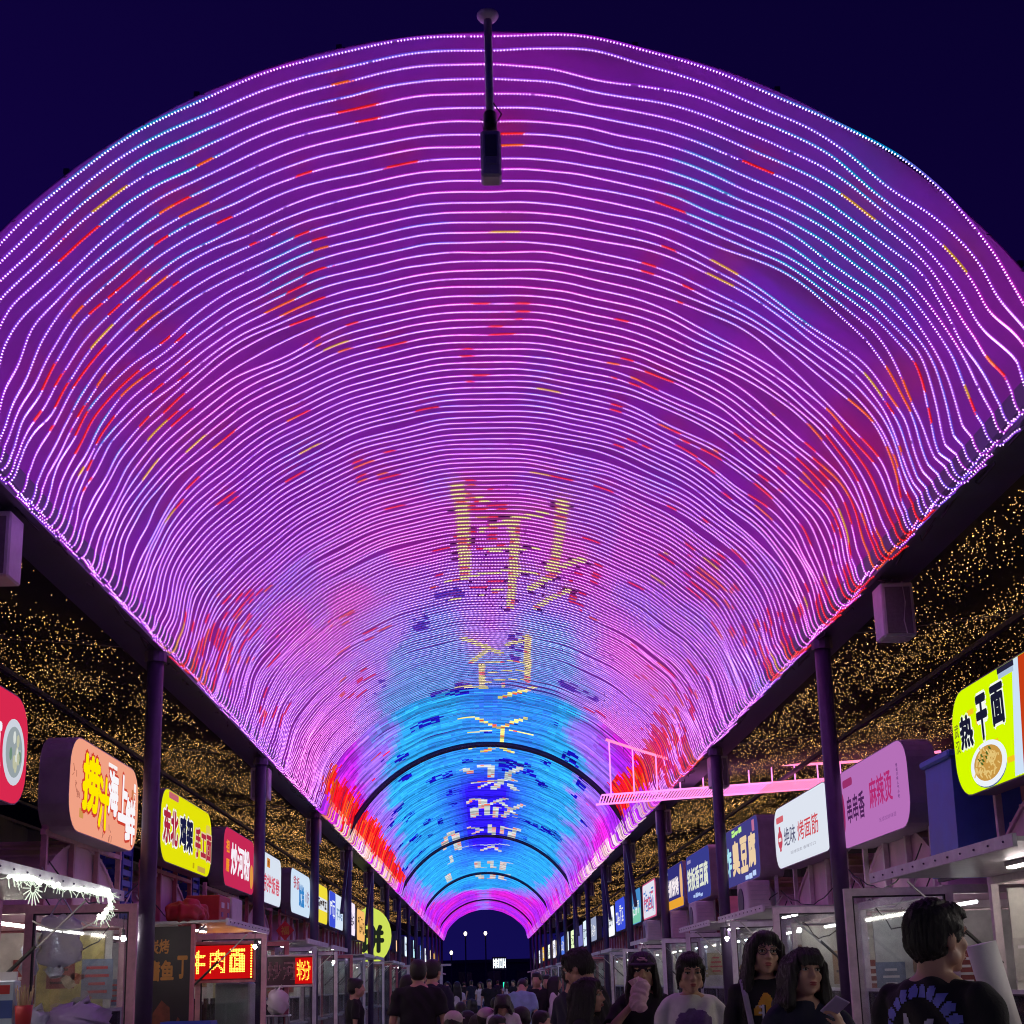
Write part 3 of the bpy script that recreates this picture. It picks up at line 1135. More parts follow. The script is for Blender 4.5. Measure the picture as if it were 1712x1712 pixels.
def vtext(s, txt, u, v, w, h, m, k=1, bold=.02):
    """Column of characters."""
    n = len(txt)
    for i, ch in enumerate(txt):
        s.text(ch, u, v + h * (n - 1 - i) / n, w, h / n * .85, m, bold, k)


# ---- left row, from the open end of the street
s = Sign(-1, 7.25, 9.42, 2.83, 3.60, lit(216, 40, 78), 'crimson lightbox sign with white lettering and a white bowl', .26)
s.text('凉', .585, .22, .17, .52, lit(240, 236, 245), .045, 2)
s.text('老', .36, .22, .17, .52, lit(240, 236, 245), .045, 2)
s.disc(.868, .47, .098, .30, lit(205, 210, 222), 1)
s.disc(.868, .47, .074, .23, lit(150, 160, 165), 2, 'bowl_filling')
for i in range(14):
    a = random.uniform(0, 6.28)
    s.disc(.868 + .05 * math.cos(a) * random.random(), .47 + .16 * math.sin(a) * random.random(), .012, .06, lit(*random.choice([(215, 220, 215), (110, 140, 120), (190, 190, 160)])), 3 + i % 2, 'bowl_garnish', 8)

s = Sign(-1, 10.42, 12.52, 2.81, 3.58, lit(240, 160, 132), 'peach lightbox sign with yellow and white seafood lettering', .27, M_CASE_PALE, .24)
red = lit(205, 62, 45)
s.text('捞', .145, .25, .235, .62, lit(255, 232, 0), .05, 2, outline=red, ob=.045)
s.text('汁', .365, .12, .165, .60, lit(255, 232, 0), .05, 2, outline=red, ob=.045)
s.text('海', .50, .32, .155, .52, lit(250, 246, 250), .045, 2, outline=red, ob=.045)
s.text('上', .655, .30, .155, .56, lit(250, 246, 250), .045, 2, outline=red, ob=.045)
s.text('鲜', .775, .08, .165, .55, lit(250, 246, 250), .045, 2, outline=red, ob=.045)
s.patch(.50, .86, .13, .045, lit(250, 240, 240), .01)
s.patch(.50, .825, .13, .03, lit(200, 90, 80), .01)
vtext(s, '一口鲜', .905, .48, .035, .36, lit(250, 240, 238), 2)
s.patch(.875, .62, .03, .12, lit(205, 120, 80), .005)
s.patch(.13, .16, .05, .10, lit(205, 150, 80), .005)
for (u, v) in ((.06, .55), (.10, .38), (.30, .80), (.45, .10), (.56, .08), (.90, .30)):
    b = MB()
    for q in range(7):
        o = s.org(u + random.uniform(-.02, .02), v + random.uniform(-.08, .08), 1)
        d = Vector((0, random.uniform(-.05, .05), random.uniform(-.06, .06)))
        b.bar(o, o + d, .004, .004)
    b.build('line_drawing', lit(186, 112, 92), s.t)

s = Sign(-1, 13.42, 15.95, 2.84, 3.60, lit(228, 226, 10), 'yellow lightbox sign with crimson and navy lettering', .27)
wo = lit(244, 240, 236)
s.text('东北', .03, .25, .26, .50, lit(170, 38, 62), .05, 2, outline=wo)
s.text('鸡架', .32, .25, .26, .50, lit(26, 26, 66), .055, 2, outline=wo)
s.text('手工面', .63, .24, .35, .44, lit(172, 42, 66), .045, 2, outline=lit(225, 200, 160))
s.patch(.12, .88, .17, .09, lit(196, 100, 110), .02)
s.patch(.60, .06, .03, .08, lit(190, 170, 20), .005)
s.patch(.70, .045, .16, .08, lit(196, 160, 70), .005)
s.patch(.86, .55, .10, .25, lit(222, 200, 90), .06)

s = Sign(-1, 16.72, 18.98, 2.83, 3.58, lit(196, 40, 84), 'raspberry red lightbox sign with tall white noodle lettering', .22, M_CASE, .20)
s.text('炒河粉', .20, .22, .62, .56, lit(248, 240, 250), .04, 2)
s.text('祖', .055, .56, .10, .22, lit(240, 150, 40), .04, 2)
s.text('厝', .055, .24, .10, .22, lit(240, 150, 40), .04, 2)
s.disc(.88, .33, .055, .22, lit(222, 150, 70), 2)

s = Sign(-1, 19.45, 21.5, 2.80, 3.55, lit(216, 226, 240), 'white lightbox sign with small red lettering and an orange stamp', .20)
s.patch(.30, .72, .13, .18, lit(210, 130, 40), .01)
s.text('食', .325, .75, .08, .12, lit(120, 50, 30), .02, 2)
s.text('凉拌饭卷', .10, .22, .80, .36, lit(212, 84, 104), .03, 2)
s = Sign(-1, 22.6, 25.1, 2.80, 3.56, lit(206, 226, 246), 'white lightbox sign with sky blue lettering and pale side columns', .20)
s.text('铁板', .10, .55, .30, .30, lit(180, 90, 110), .02, 2)
s.text('鱿鱼', .38, .18, .28, .55, lit(50, 130, 200), .05, 2)
s.text('小吃', .70, .25, .22, .40, lit(150, 120, 150), .02, 2)
s = Sign(-1, 25.7, 27.9, 2.80, 3.56, lit(240, 220, 60), 'yellow and white striped lightbox sign with dark specks of lettering', .16)
s.patch(.0, .34, .97, .32, lit(222, 228, 235), .02)
s.strokes(.08, .38, .84, .24, lit(70, 60, 60), 5, 3, 2)
s = Sign(-1, 28.2, 31.0, 2.80, 3.56, lit(216, 230, 248), 'blue and white lightbox sign with a cobalt band', .16)
s.patch(.0, .01, .42, .97, lit(60, 80, 215), .10)
s.strokes(.05, .25, .34, .55, lit(235, 240, 250), 2, 5, 2)
s.strokes(.50, .25, .44, .40, lit(120, 150, 190), 4, 6, 2)

# ---- right row
s = Sign(1, 7.10, 9.52, 2.76, 3.53, lit(214, 250, 0), 'lime yellow lightbox sign with black noodle lettering and a noodle bowl', .26)
for pl, cc, kk in (([(.44, .02), (.50, .98), (.54, .98), (.50, .02)], (205, 225, 246), 1), ([(.50, .02), (.54, .98), (.60, .98), (.55, .02)], (196, 60, 20), 1),
                   ([(.55, .02), (.60, .98), (.625, .98), (.57, .02)], (250, 200, 60), 1), ([(.57, .02), (.625, .98), (.72, .98), (.65, .02)], (222, 236, 250), 1)):
    s.patch(0, 0, 0, 0, lit(*cc), k=kk, poly=pl, name='diagonal_stripe')
s.text('热', .075, .43, .105, .31, lit(26, 26, 50), .05, 3, outline=lit(246, 248, 240), ob=.09)
s.text('干', .215, .43, .085, .42, lit(26, 26, 50), .05, 3, outline=lit(246, 248, 240), ob=.09)
s.text('面', .33, .50, .095, .36, lit(26, 26, 50), .05, 3, outline=lit(246, 248, 240), ob=.09)
vtext(s, '武汉', .025, .42, .035, .30, lit(120, 130, 30), 2)
s.disc(.265, .22, .135, .20, lit(236, 242, 250), 2)
s.disc(.265, .20, .130, .19, lit(70, 90, 150), 1, 'bowl_shadow')
s.disc(.265, .225, .105, .155, lit(200, 150, 70), 3, 'bowl_filling')
b = MB()
for q in range(70):
    a, rr_ = random.uniform(0, 6.28), math.sqrt(random.random())
    o = s.org(.265 + .09 * rr_ * math.cos(a), .225 + .13 * rr_ * math.sin(a), 5)
    b.bar(o, o + Vector((0, random.uniform(-.05, .05), random.uniform(-.05, .05))), .007, .005)
b.build('printed_noodles', lit(228, 196, 120), s.t)
for q in range(9):
    o = s.org(.265 + random.uniform(-.05, .05), .28 + random.uniform(-.06, .06), 6)
    MB().bar(o, o + Vector((0, .02, .02)), .012, .006).build('printed_greens', lit(80, 100, 40), s.t)
for q, (u, v) in enumerate(((.14, .72), (.22, .80), (.30, .35), (.12, .55), (.40, .15), (.20, .60))):
    s.patch(u, v, .05, .05, lit(244, 196, 30), .01, 1, 'faded_print')
s.patch(.40, .925, .115, .05, lit(36, 34, 60), .005, 4)
s.patch(.405, .88, .105, .045, lit(170, 190, 215), .005, 4)

s = Sign(1, 10.62, 12.80, 2.71, 3.45, lit(180, 110, 182), 'pale pink unlit sign with an added glow and plum and red hotpot lettering', .24, M_CASE_PALE, .24)  # unlit sign: the canopy's pink light is put into its glowing face and letters
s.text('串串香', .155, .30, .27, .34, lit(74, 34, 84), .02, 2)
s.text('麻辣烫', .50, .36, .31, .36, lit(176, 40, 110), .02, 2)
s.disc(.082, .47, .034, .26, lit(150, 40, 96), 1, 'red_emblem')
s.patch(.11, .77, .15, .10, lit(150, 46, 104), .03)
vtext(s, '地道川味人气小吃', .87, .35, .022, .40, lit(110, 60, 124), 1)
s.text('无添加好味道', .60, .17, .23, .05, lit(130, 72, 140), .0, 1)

s = Sign(1, 13.12, 15.68, 2.76, 3.47, lit(222, 228, 240), 'white lightbox sign with grey and red lettering and a red lantern emblem', .22, M_CASE_PALE, .22)
s.text('绝味', .20, .32, .22, .30, lit(90, 90, 120), .01, 2)
s.text('烤面筋', .46, .32, .36, .30, lit(205, 70, 80), .01, 2)
s.disc(.115, .47, .045, .15, lit(196, 70, 90), 1, 'lantern_emblem')
s.patch(.10, .28, .03, .40, lit(196, 70, 90), .01, 1, 'emblem_stick')
s.patch(.088, .44, .055, .06, lit(230, 220, 225), .01, 2, 'emblem_band')
s.patch(.06, .74, .14, .10, lit(212, 100, 110), .02)
s.text('现烤现卖 香辣可口', .30, .17, .45, .05, lit(150, 150, 165), .0, 1)

s = Sign(1, 16.62, 19.10, 2.77, 3.56, lit(66, 62, 130), 'dark blue lightbox sign with cream and aqua tofu lettering', .14, M_CASE_PALE, .30)
s.text('炸', .05, .18, .20, .52, lit(170, 226, 240), .05, 2)
s.text('臭', .27, .16, .22, .60, lit(235, 205, 165), .05, 2)
s.text('豆', .51, .16, .20, .60, lit(235, 205, 165), .05, 2)
s.text('腐', .73, .20, .20, .56, lit(235, 205, 165), .05, 2)
s.strokes(.30, .84, .30, .09, lit(190, 240, 140), 3, 8, 2)
s.patch(.86, .76, .06, .18, lit(190, 110, 150), .01)
s.strokes(.62, .04, .30, .08, lit(190, 210, 250), 3, 9, 2)
s = Sign(1, 20.35, 22.75, 2.77, 3.56, lit(56, 60, 140), 'navy lightbox sign with tall pale yellow lettering', .14, M_CASE_PALE, .26)
s.text('铁板香豆腐', .06, .24, .88, .48, lit(222, 226, 210), .035, 2)
s.strokes(.3, .08, .4, .07, lit(170, 190, 235), 4, 10, 2)
s.patch(.08, .83, .16, .07, lit(150, 140, 190), .01)
s = Sign(1, 23.1, 25.65, 2.77, 3.56, lit(48, 46, 120), 'navy lightbox sign with white lettering above an orange foot band', .14, M_CASE_PALE, .26)
s.text('手抓饼烤', .12, .30, .66, .42, lit(248, 236, 240), .05, 2)
s.patch(.02, .03, .95, .20, lit(232, 164, 52), .05)
s.disc(.90, .55, .06, .40, lit(232, 180, 130), 1, 'printed_snack')
s.patch(.10, .84, .16, .06, lit(190, 196, 225), .01)
s = Sign(1, 26.9, 29.2, 2.79, 3.56, lit(206, 90, 130), 'pink edged white lightbox sign crowded with blue lettering', .14)
s.patch(.06, .05, .88, .90, lit(226, 226, 240), .08)
s.strokes(.12, .15, .76, .65, lit(60, 120, 200), 5, 11, 2)
s.strokes(.15, .20, .7, .5, lit(210, 90, 120), 4, 12, 3)
s = Sign(1, 29.6, 31.9, 2.79, 3.56, lit(70, 140, 200), 'aqua and green lightbox sign with pale lettering', .14)
s.patch(.02, .03, .96, .40, lit(120, 200, 170), .10)
s.strokes(.10, .20, .8, .45, lit(230, 240, 245), 5, 13, 2)

# ---- further signs along both rows
FAR_L = [(31.9, 33.9, (226, 214, 236), 'white', 'lavender streaks'), (34.4, 36.6, (250, 190, 110), 'orange', 'pale lettering'), (41.0, 43.4, (110, 130, 220), 'slate blue', 'no lettering'),
         (43.8, 46.0, (236, 208, 226), 'pink edged white', 'rose lettering'), (49.6, 52.2, (250, 200, 150), 'apricot', 'pale lettering'), (55.0, 57.6, (214, 232, 250), 'white', 'grey lettering'),
         (61.6, 64.8, (190, 240, 250), 'ice blue', 'dark lettering'), (68.0, 70.6, (96, 140, 230), 'sky blue', 'white lettering'), (73.4, 76.4, (230, 236, 250), 'white', 'blue lettering'), (80.5, 83.5, (250, 222, 190), 'cream', 'brown lettering'), (86.0, 89.2, (250, 190, 90), 'amber', 'no lettering')]
FAR_R = [(33.0, 35.4, (60, 80, 220), 'cobalt blue', 'white lettering'), (35.8, 38.4, (226, 232, 240), 'white', 'grey lettering'), (41.6, 44.0, (150, 160, 190), 'silver', 'white lettering'),
         (44.6, 47.2, (206, 222, 236), 'pale blue', 'grey lettering'), (47.6, 49.8, (120, 120, 190), 'dim violet', 'no lettering'), (51.0, 54.0, (216, 236, 180), 'pale green', 'leaf green foot'),
         (55.6, 58.0, (232, 240, 250), 'white', 'blue lettering'), (58.6, 61.0, (80, 120, 230), 'blue', 'white lettering'), (63.0, 65.6, (250, 226, 180), 'cream', 'orange lettering'),
         (66.2, 68.8, (226, 226, 246), 'white', 'violet lettering'), (71.0, 73.8, (226, 236, 220), 'pale grey green', 'dark lettering'), (76.0, 77.4, (236, 240, 250), 'white', 'faint lettering'),
         (79.0, 81.6, (246, 190, 40), 'amber yellow', 'dark lettering'), (84.0, 86.4, (226, 230, 246), 'white', 'navy lettering'), (88.0, 91.0, (236, 230, 240), 'white', 'rose lettering')]
for sg, lst in ((-1, FAR_L), (1, FAR_R)):
    for q, (ya, yb, c, cn, tn) in enumerate(lst):
        s = Sign(sg, ya, yb, 2.72 if q % 2 else 2.78, 3.52 if q % 3 else 3.58, lit(*c, 1.0 if sum(c) < 560 else 1.3), '%s lightbox sign with %s down the %s row' % (cn, tn, 'seafood' if sg < 0 else 'noodle'), .15)
        if tn not in ('no lettering',):
            s.strokes(.10, .18, .80, .60, lit(*[int(k * .45) if sum(c) > 500 else 235 for k in c]), 4, q + 20 + sg, 2)
# round pancake sign facing up the street
ps = thing('round_pancake_sign', 'round lime green lit sign with one black character between posts', 'sign', (-3.38, 38.6, 2.15))
b = MB().prism([(math.cos(a) * .62, math.sin(a) * .80 + .8 + (.14 if k == 7 else 0)) for k, a in enumerate(np.linspace(0, 2 * math.pi, 28, endpoint=False))], (0, 0, 0), (1, 0, 0), (0, 0, 1), .06)
b.build('lit_face', lit(206, 224, 90), ps)
glyphs('饼', lit(30, 36, 30), ps, (-.30, -.075, .32), (1, 0, 0), (0, 0, 1), .72, .80, .05)
MB().bar((0, .03, -.35), (0, .03, 0), .05, .05).build('foot', M_STEEL, ps)

# ---------------------------------------------------------------- food stalls
M_FRAME_P = mat('pink_frame_paint', (.74, .40, .46), .42, 0, .25, 8)
M_FRAME_A = mat('pink_white_frame_paint', (.80, .68, .72), .42, 0, .25, 8)
M_FRAME_R = mat('dusty_red_frame_paint', (.55, .16, .20), .45, 0, .3, 8)
M_FRAME_B = mat('pale_frame_paint', (.76, .76, .80), .42, 0, .2, 8)
M_PANEL = mat('stall_counter_panel', (.66, .42, .48), .45, 0, .25, 4)
M_INNER = mat('stall_inner_panel', (.66, .65, .60), .5, 0, .25, 5)
M_VAULT = mat('stall_vault_sheet', (.80, .52, .68), .45, 0, .2, 3, .12)
M_GASKET = mat('window_gasket', (.03, .02, .03), .6, 0, .2, 8)
M_GLASS = glass_mat()
M_TUBE = emis('white_led_tube', (1.0, .93, .82), 26.0)
M_TUBE_SOFT = emis('soft_led_tube', (.95, .97, 1.0), 14.0)
M_BATTEN = emis('shutter_lamp_batten', (1.0, .86, .84), 46.0)


def window(parent, axis, c, a0, a1, z0, z1, fm, name='window', bar=.055, thick=.05, mullion=False):
    """Glazed frame in the plane axis=c (axis x or y), spanning a0..a1 and z0..z1 in world space."""
    def P(a, z):
        return (c, a, z) if axis == 'x' else (a, c, z)
    b = WB()
    h = bar / 2
    b.bar(P(a0 + h, z0), P(a0 + h, z1), bar if axis == 'y' else thick, thick if axis == 'y' else bar)
    b.bar(P(a1 - h, z0), P(a1 - h, z1), bar if axis == 'y' else thick, thick if axis == 'y' else bar)
    b.bar(P(a0 + bar, z1 - h), P(a1 - bar, z1 - h), thick, bar)
    b.bar(P(a0 + bar, z0 + h), P(a1 - bar, z0 + h), thick, bar)
    if mullion:
        m = (a0 + a1) / 2
        b.bar(P(m, z0 + bar), P(m, z1 - bar), thick * .8, bar * .7)
    fr = b.build(name, fm, parent)
    g = WB()
    k = .012
    for (x0, x1, y0, y1) in ((a0 + bar, a1 - bar, z1 - bar - k, z1 - bar), (a0 + bar, a1 - bar, z0 + bar, z0 + bar + k)):
        g.bar(P(x0, (y0 + y1) / 2), P(x1, (y0 + y1) / 2), thick * .7, k)
    for x in (a0 + bar + k / 2, a1 - bar - k / 2):
        g.bar(P(x, z0 + bar + k), P(x, z1 - bar - k), k if axis == 'y' else thick * .7, thick * .7 if axis == 'y' else k)
    g.build('gasket', M_GASKET, fr)
    q = WB()
    i0, i1, j0, j1 = a0 + bar + k, a1 - bar - k, z0 + bar + k, z1 - bar - k
    if axis == 'x':
        q.box((c, (i0 + i1) / 2, (j0 + j1) / 2), (.005, i1 - i0, j1 - j0))
    else:
        q.box(((i0 + i1) / 2, c, (j0 + j1) / 2), (i1 - i0, .005, j1 - j0))
    q.build('pane', M_GLASS, fr)
    return fr


def stall(sg, ya, yb, label, fm=None, flap=True, door=True, lamp=1, near=False, xf=3.52, group=None, vault=True, flapx=.85, door_x=2.74, roof_z=2.16):
    fm = fm or M_FRAME_A
    t = thing('food_stall', label, 'food stall', (sg * xf, (ya + yb) / 2, 0), 0, group)
    ym, L = (ya + yb) / 2, yb - ya
    xb = xf + 1.75
    X = lambda x: sg * x
    WB().box((X(xf + .45), ym, .46), (.90, L, .92), bevel=.015).build('counter', M_PANEL, t)
    WB().box((X(xf + .36), ym, .945), (1.0, L + .04, .04), bevel=.008).build('worktop', M_GALV, t)
    for y in (ya + .03, yb - .03):
        for x in (xf + .03, xb - .03):
            WB().bar((X(x), y, .0 if x > xf + .5 else .965), (X(x), y, roof_z), .055, .055).build('corner_post', fm, t)
    b = WB()
    b.bar((X(xf + .03), ya, roof_z + .03), (X(xf + .03), yb, roof_z + .03), .06, .07)
    b.bar((X(xb - .03), ya, roof_z + .03), (X(xb - .03), yb, roof_z + .03), .06, .07)
    b.bar((X(xf + .06), ya + .03, roof_z + .03), (X(xb - .06), ya + .03, roof_z + .03), .06, .07)
    b.bar((X(xf + .06), yb - .03, roof_z + .03), (X(xb - .06), yb - .03, roof_z + .03), .06, .07)
    b.build('roof_frame', fm, t)
    WB().box((X(xb), ym, 1.1), (.03, L - .1, 2.1)).build('back_panel', M_INNER, t)
    WB().box((X((xf + xb) / 2), yb - .10, 1.55), (1.55, .02, 1.15)).build('side_panel', M_INNER, t)
    if vault:
        n = 14
        for_p = [(ya + L * k / n, roof_z + .065 + .60 * math.sin(math.pi * k / n) ** .75) for k in range(n + 1)]
        v = WB()
        for (y0, z0), (y1, z1) in zip(for_p[:-1], for_p[1:]):
            v.add([(X(xf + .05), y0, z0), (X(xf + .05), y1, z1), (X(xb), y1, z1), (X(xb), y0, z0), (X(xf + .05), y0, z0 - .03), (X(xf + .05), y1, z1 - .03), (X(xb), y1, z1 - .03), (X(xb), y0, z0 - .03)],
                  [(0, 1, 2, 3), (7, 6, 5, 4), (0, 4, 5, 1)])
        v.build('vaulted_roof', M_VAULT, t)
        e = WB()
        pts = [(X(xf + .07), y, z - .01) for y, z in for_p]
        e.add([(p[0], p[1], p[2]) for p in pts] + [(X(xf + .10), p[1], p[2]) for p in pts], [tuple(range(n + 1)), tuple(range(2 * n + 1, n, -1))])
        e.build('roof_gable', M_VAULT, t)
        if near:
            for k in range(2, n - 1):
                y, z = for_p[k]
                WB().tube([(X(xf + .05), y, z + .004), (X(xb - .02), y, z + .004)], .012, 5).build('roof_rib', M_VAULT, t)
    # sign stand
    sb = WB()
    for k in range(4):
        y = ya + .25 + (L - .5) * k / 3
        sb.bar((X(3.56), y, roof_z + .06), (X(3.56), y, 2.86), .045, .045)
    sb.bar((X(3.56), ya + .2, 2.80), (X(3.56), yb - .2, 2.80), .04, .04)
    sb.build('sign_stand', fm if near else M_FRAME_R, t)
    if flap:
        # top-hung shutter propped open over the counter
        a, bz = xf - flapx, roof_z + .075
        f = WB()
        f.add([(X(xf), ya + .1, roof_z + .07), (X(xf), yb - .1, roof_z + .07), (X(a), yb - .1, bz), (X(a), ya + .1, bz),
               (X(xf), ya + .1, roof_z + .045), (X(xf), yb - .1, roof_z + .045), (X(a), yb - .1, bz - .025), (X(a), ya + .1, bz - .025)],
              [(0, 1, 2, 3), (7, 6, 5, 4), (0, 4, 5, 1), (2, 6, 7, 3), (0, 3, 7, 4), (1, 5, 6, 2)])
        fl = f.build('propped_shutter', M_GALV, t)
        WB().bar((X(a - .012), ya + .08, bz - .02), (X(a - .012), yb - .08, bz - .02), .024, .07).build('shutter_edge', M_FRAME_B, fl)
        if near:
            rv = WB()
            for k in range(12):
                rv.ball((X(a - .028), ya + .2 + (L - .4) * k / 11, bz - .02), .007, 6, 4)
            rv.build('rivets', M_STEEL, fl)
        bt = WB().box((X(xf - flapx * .45), ym - .3, bz - .045), (.05, .62, .03)).build('lamp_batten', M_GALV, t)
        WB().box((X(xf - flapx * .45), ym - .3, bz - .066), (.036, .58, .012)).build('lit_tube', M_BATTEN, bt)
        for y in (ya + .16, yb - .16):
            st = WB()
            st.tube([(X(a + .22), y, bz - .05), (X((a + .22 + xf) / 2 + .02), y, 1.86)], .008, 6)
            so = st.build('gas_strut', M_GALV, t)
            WB().tube([(X((a + .22 + xf) / 2 + .015), y, 1.88), (X(xf - .01), y, 1.60)], .014, 8).build('strut_sleeve', M_BLACK, so)
    if door:
        window(t, 'y', ya - .03, min(X(door_x), X(xf + .06)), max(X(door_x), X(xf + .06)), .25, roof_z + .05, fm, 'glazed_door', .06, .045)
    if lamp:
        lt = WB()
        lt.tube([(X(xf + .35), ya + .25, roof_z - .06), (X(xf + .35), yb - .25, roof_z - .06)], .014, 8)
        lt.build('tube_lamp', M_TUBE if lamp > 1 else M_TUBE_SOFT, t)
    # front glazing above the worktop
    window(t, 'x', X(xf + .02), ya + .06, yb - .06, .97, 1.42, M_FRAME_B, 'sneeze_guard', .03, .03, True)
    WB().box((X(xb - .25), ym, 1.35), (.38, L - .3, .025)).build('shelf', M_GALV, t)
    return t


LEFT = [(6.85, 9.60, 'white food stall under the crimson sign with the bowl'), (10.30, 12.95, 'pink-lit food stall under the peach seafood sign'),
        (13.32, 16.05, 'food stall with the dark menu board under the yellow sign'), (16.42, 19.10, 'food stall with the red dot-matrix sign under the raspberry sign'),
        (19.40, 22.10, 'food stall under the white sign with the orange stamp'), (22.55, 25.20, 'food stall under the white sign with sky blue lettering')]
RIGHT = [(6.80, 9.60, 'food stall with the riveted shutter under the lime noodle sign'), (10.55, 13.00, 'food stall with the glazed door under the pale pink hotpot sign'),
         (13.20, 15.95, 'food stall under the white sign with the lantern emblem'), (16.50, 19.20, 'food stall under the dark blue tofu sign'),
         (20.20, 22.75, 'food stall under the navy sign with tall yellow lettering'), (23.00, 25.70, 'food stall under the navy sign with the orange band')]
STALLS = {}
for sg in (-1, 1):
    for q in range(2):
        stall(sg, .95 + 2.95 * q, 3.65 + 2.95 * q, ('assumed unseen food stall at the mouth of the street next to the %s stall, added for its light' if q else 'outermost assumed unseen food stall before the canopy on the %s side, added for its light') % ('crimson sign' if sg < 0 else 'lime sign'), fm=M_FRAME_A, flap=True, door=False, lamp=2, near=False)  # assumed stalls out of view, added so their lamps light the faces
for i, (a, b_, lb) in enumerate(LEFT):
    STALLS['L', i] = stall(-1, a, b_, lb, fm=(M_FRAME_P, M_FRAME_P, M_FRAME_R, M_FRAME_P, M_FRAME_R, M_FRAME_B)[i], flap=i in (0, 2, 4, 5), door=i in (1, 3, 4, 5), lamp=(2, 2, 1, 2, 1, 2)[i], near=i < 4, door_x=2.74 if i < 4 else 2.9)
for i, (a, b_, lb) in enumerate(RIGHT):
    STALLS['R', i] = stall(1, a, b_, lb, fm=(M_FRAME_A, M_FRAME_A, M_FRAME_A, M_FRAME_B, M_FRAME_B, M_FRAME_B)[i], flap=i in (0, 2, 3, 5), door=i in (1, 2, 3, 4, 5), lamp=(2, 1, 2, 2, 1, 1)[i], near=i < 4, door_x=2.72 if i < 3 else 2.9)
for sg, row in ((-1, 'seafood'), (1, 'noodle')):
    for k in range(22):
        a = 25.75 + 2.98 * k if sg < 0 else 26.6 + 2.98 * k
        if a > 90:
            break
        stall(sg, a, a + 2.6, 'small glazed food stall further down the %s row' % row, fm=random.choice([M_FRAME_B, M_FRAME_R, M_FRAME_A]), flap=bool(k % 3), door=bool((k + 1) % 4), lamp=1 if k % 3 else 2, group='stalls further down the %s row' % row, door_x=2.9)

# ---------------------------------------------------------------- things on and in the stalls
M_RED_CARD = mat('red_carton', (.55, .03, .04), .5, 0, .15, 9)
M_WHITE_CARD = mat('white_carton', (.72, .68, .70), .55, 0, .12, 9)
M_BROWN_CARD = mat('brown_carton', (.40, .26, .15), .7, 0, .2, 9)
M_BLUE_PL = mat('blue_plastic', (.05, .09, .55), .4, 0, .15, 9)
M_GREEN_PL = mat('green_plastic', (.04, .25, .10), .4, 0, .15, 9)
M_YELL = mat('yellow_paper', (.80, .68, .06), .6, 0, .12, 9)
M_WOOD = mat('bamboo', (.66, .50, .30), .6, 0, .25, 20)
M_SAUCE = mat('dark_sauce_glass', (.03, .012, .012), .12, 0, .1, 8, 0, coat=.4)
M_FILM = film_mat('clear_bag_film', (.66, .70, .86), .62)
M_FILM_P = film_mat('violet_bag_film', (.42, .30, .62), .80)
M_STEELPOT = mat('stainless_steel', (.60, .60, .60), .22, 1.0, .1, 6)
M_CUPW = mat('white_paper_cup', (.78, .76, .76), .5, 0, .08, 9)


def led_lettering(t, text, origin, ax, ay, w, h, pitch, m, r=.0075, name='dot_matrix_lettering'):
    """Lettering drawn with single round LEDs."""
    V, Fs = text_mesh(text, 0.0)
    lo, hi = V.min(0), V.max(0)
    tri = []
    for f in Fs:
        for k in range(1, len(f) - 1):
            tri.append((f[0], f[k], f[k + 1]))
    tri = np.array(tri)
    S = (V - lo) / (hi - lo) * np.array((w, h))
    A, B, Cc = S[tri[:, 0]], S[tri[:, 1]], S[tri[:, 2]]
    gx, gy = np.meshgrid(np.arange(pitch / 2, w, pitch), np.arange(pitch / 2, h, pitch))
    P = np.stack([gx.ravel(), gy.ravel()], 1)
    P0 = P
    P = np.concatenate([P0 + np.array((dx, dy_)) * pitch * .42 for dx in (-1, 0, 1) for dy_ in (-1, 0, 1)])
    ins = np.zeros(len(P), bool)
    for a, b, c in zip(A, B, Cc):
        d = (b[1] - c[1]) * (a[0] - c[0]) + (c[0] - b[0]) * (a[1] - c[1])
        if abs(d) < 1e-12:
            continue
        l1 = ((b[1] - c[1]) * (P[:, 0] - c[0]) + (c[0] - b[0]) * (P[:, 1] - c[1])) / d
        l2 = ((c[1] - a[1]) * (P[:, 0] - c[0]) + (a[0] - c[0]) * (P[:, 1] - c[1])) / d
        ins |= (l1 >= -.02) & (l2 >= -.02) & (l1 + l2 <= 1.02)
    o, ax, ay = Vector(origin), Vector(ax), Vector(ay)
    nz = ax.cross(ay).normalized()
    mb = MB()
    for p in P0[ins.reshape(9, -1).sum(0) >= 3]:
        c = o + ax * float(p[0]) + ay * float(p[1]) + nz * .004
        mb.ball(c, r, 6, 4)
    return mb.build(name, m, t)


M_DOT = emis('amber_dot_led', (1.0, .42, .05), 5.0, 'NONE')
M_DOT2 = emis('orange_dot_led', (1.0, .30, .03), 4.0, 'NONE')
M_DOTOFF = mat('unlit_dot_led', (.62, .30, .36), .4, 0, .1, 9, 0)
M_REDGLOW = emis('red_sign_board', (.55, .004, .005), 1.0)
t = thing('led_letter_sign', 'red LED sign with amber noodle lettering in the end window of a stall', 'sign', (-3.27, 16.28, 1.67))
MB().box((0, .035, .21), (.80, .04, .44)).build('backing', mat('maroon_board', (.10, .006, .012), .4, 0, .2, 8), t)
MB().box((0, .012, .21), (.765, .006, .39)).build('red_board', M_REDGLOW, t)
b = MB()
for z in (-.015, .435):
    b.box((0, .02, z), (.82, .05, .03))
for x in (-.405, .405):
    b.box((x, .02, .21), (.02, .05, .44))
b.build('frame', M_FRAME_R, t)
for k, ch in enumerate('牛肉面'):
    led_lettering(t, ch, (-.365 + .235 * k, .006, .075 + .006 * k), (1, 0, 0), (0, 0, 1), .19, .27, .0185, M_DOT, .0078)
b = MB()
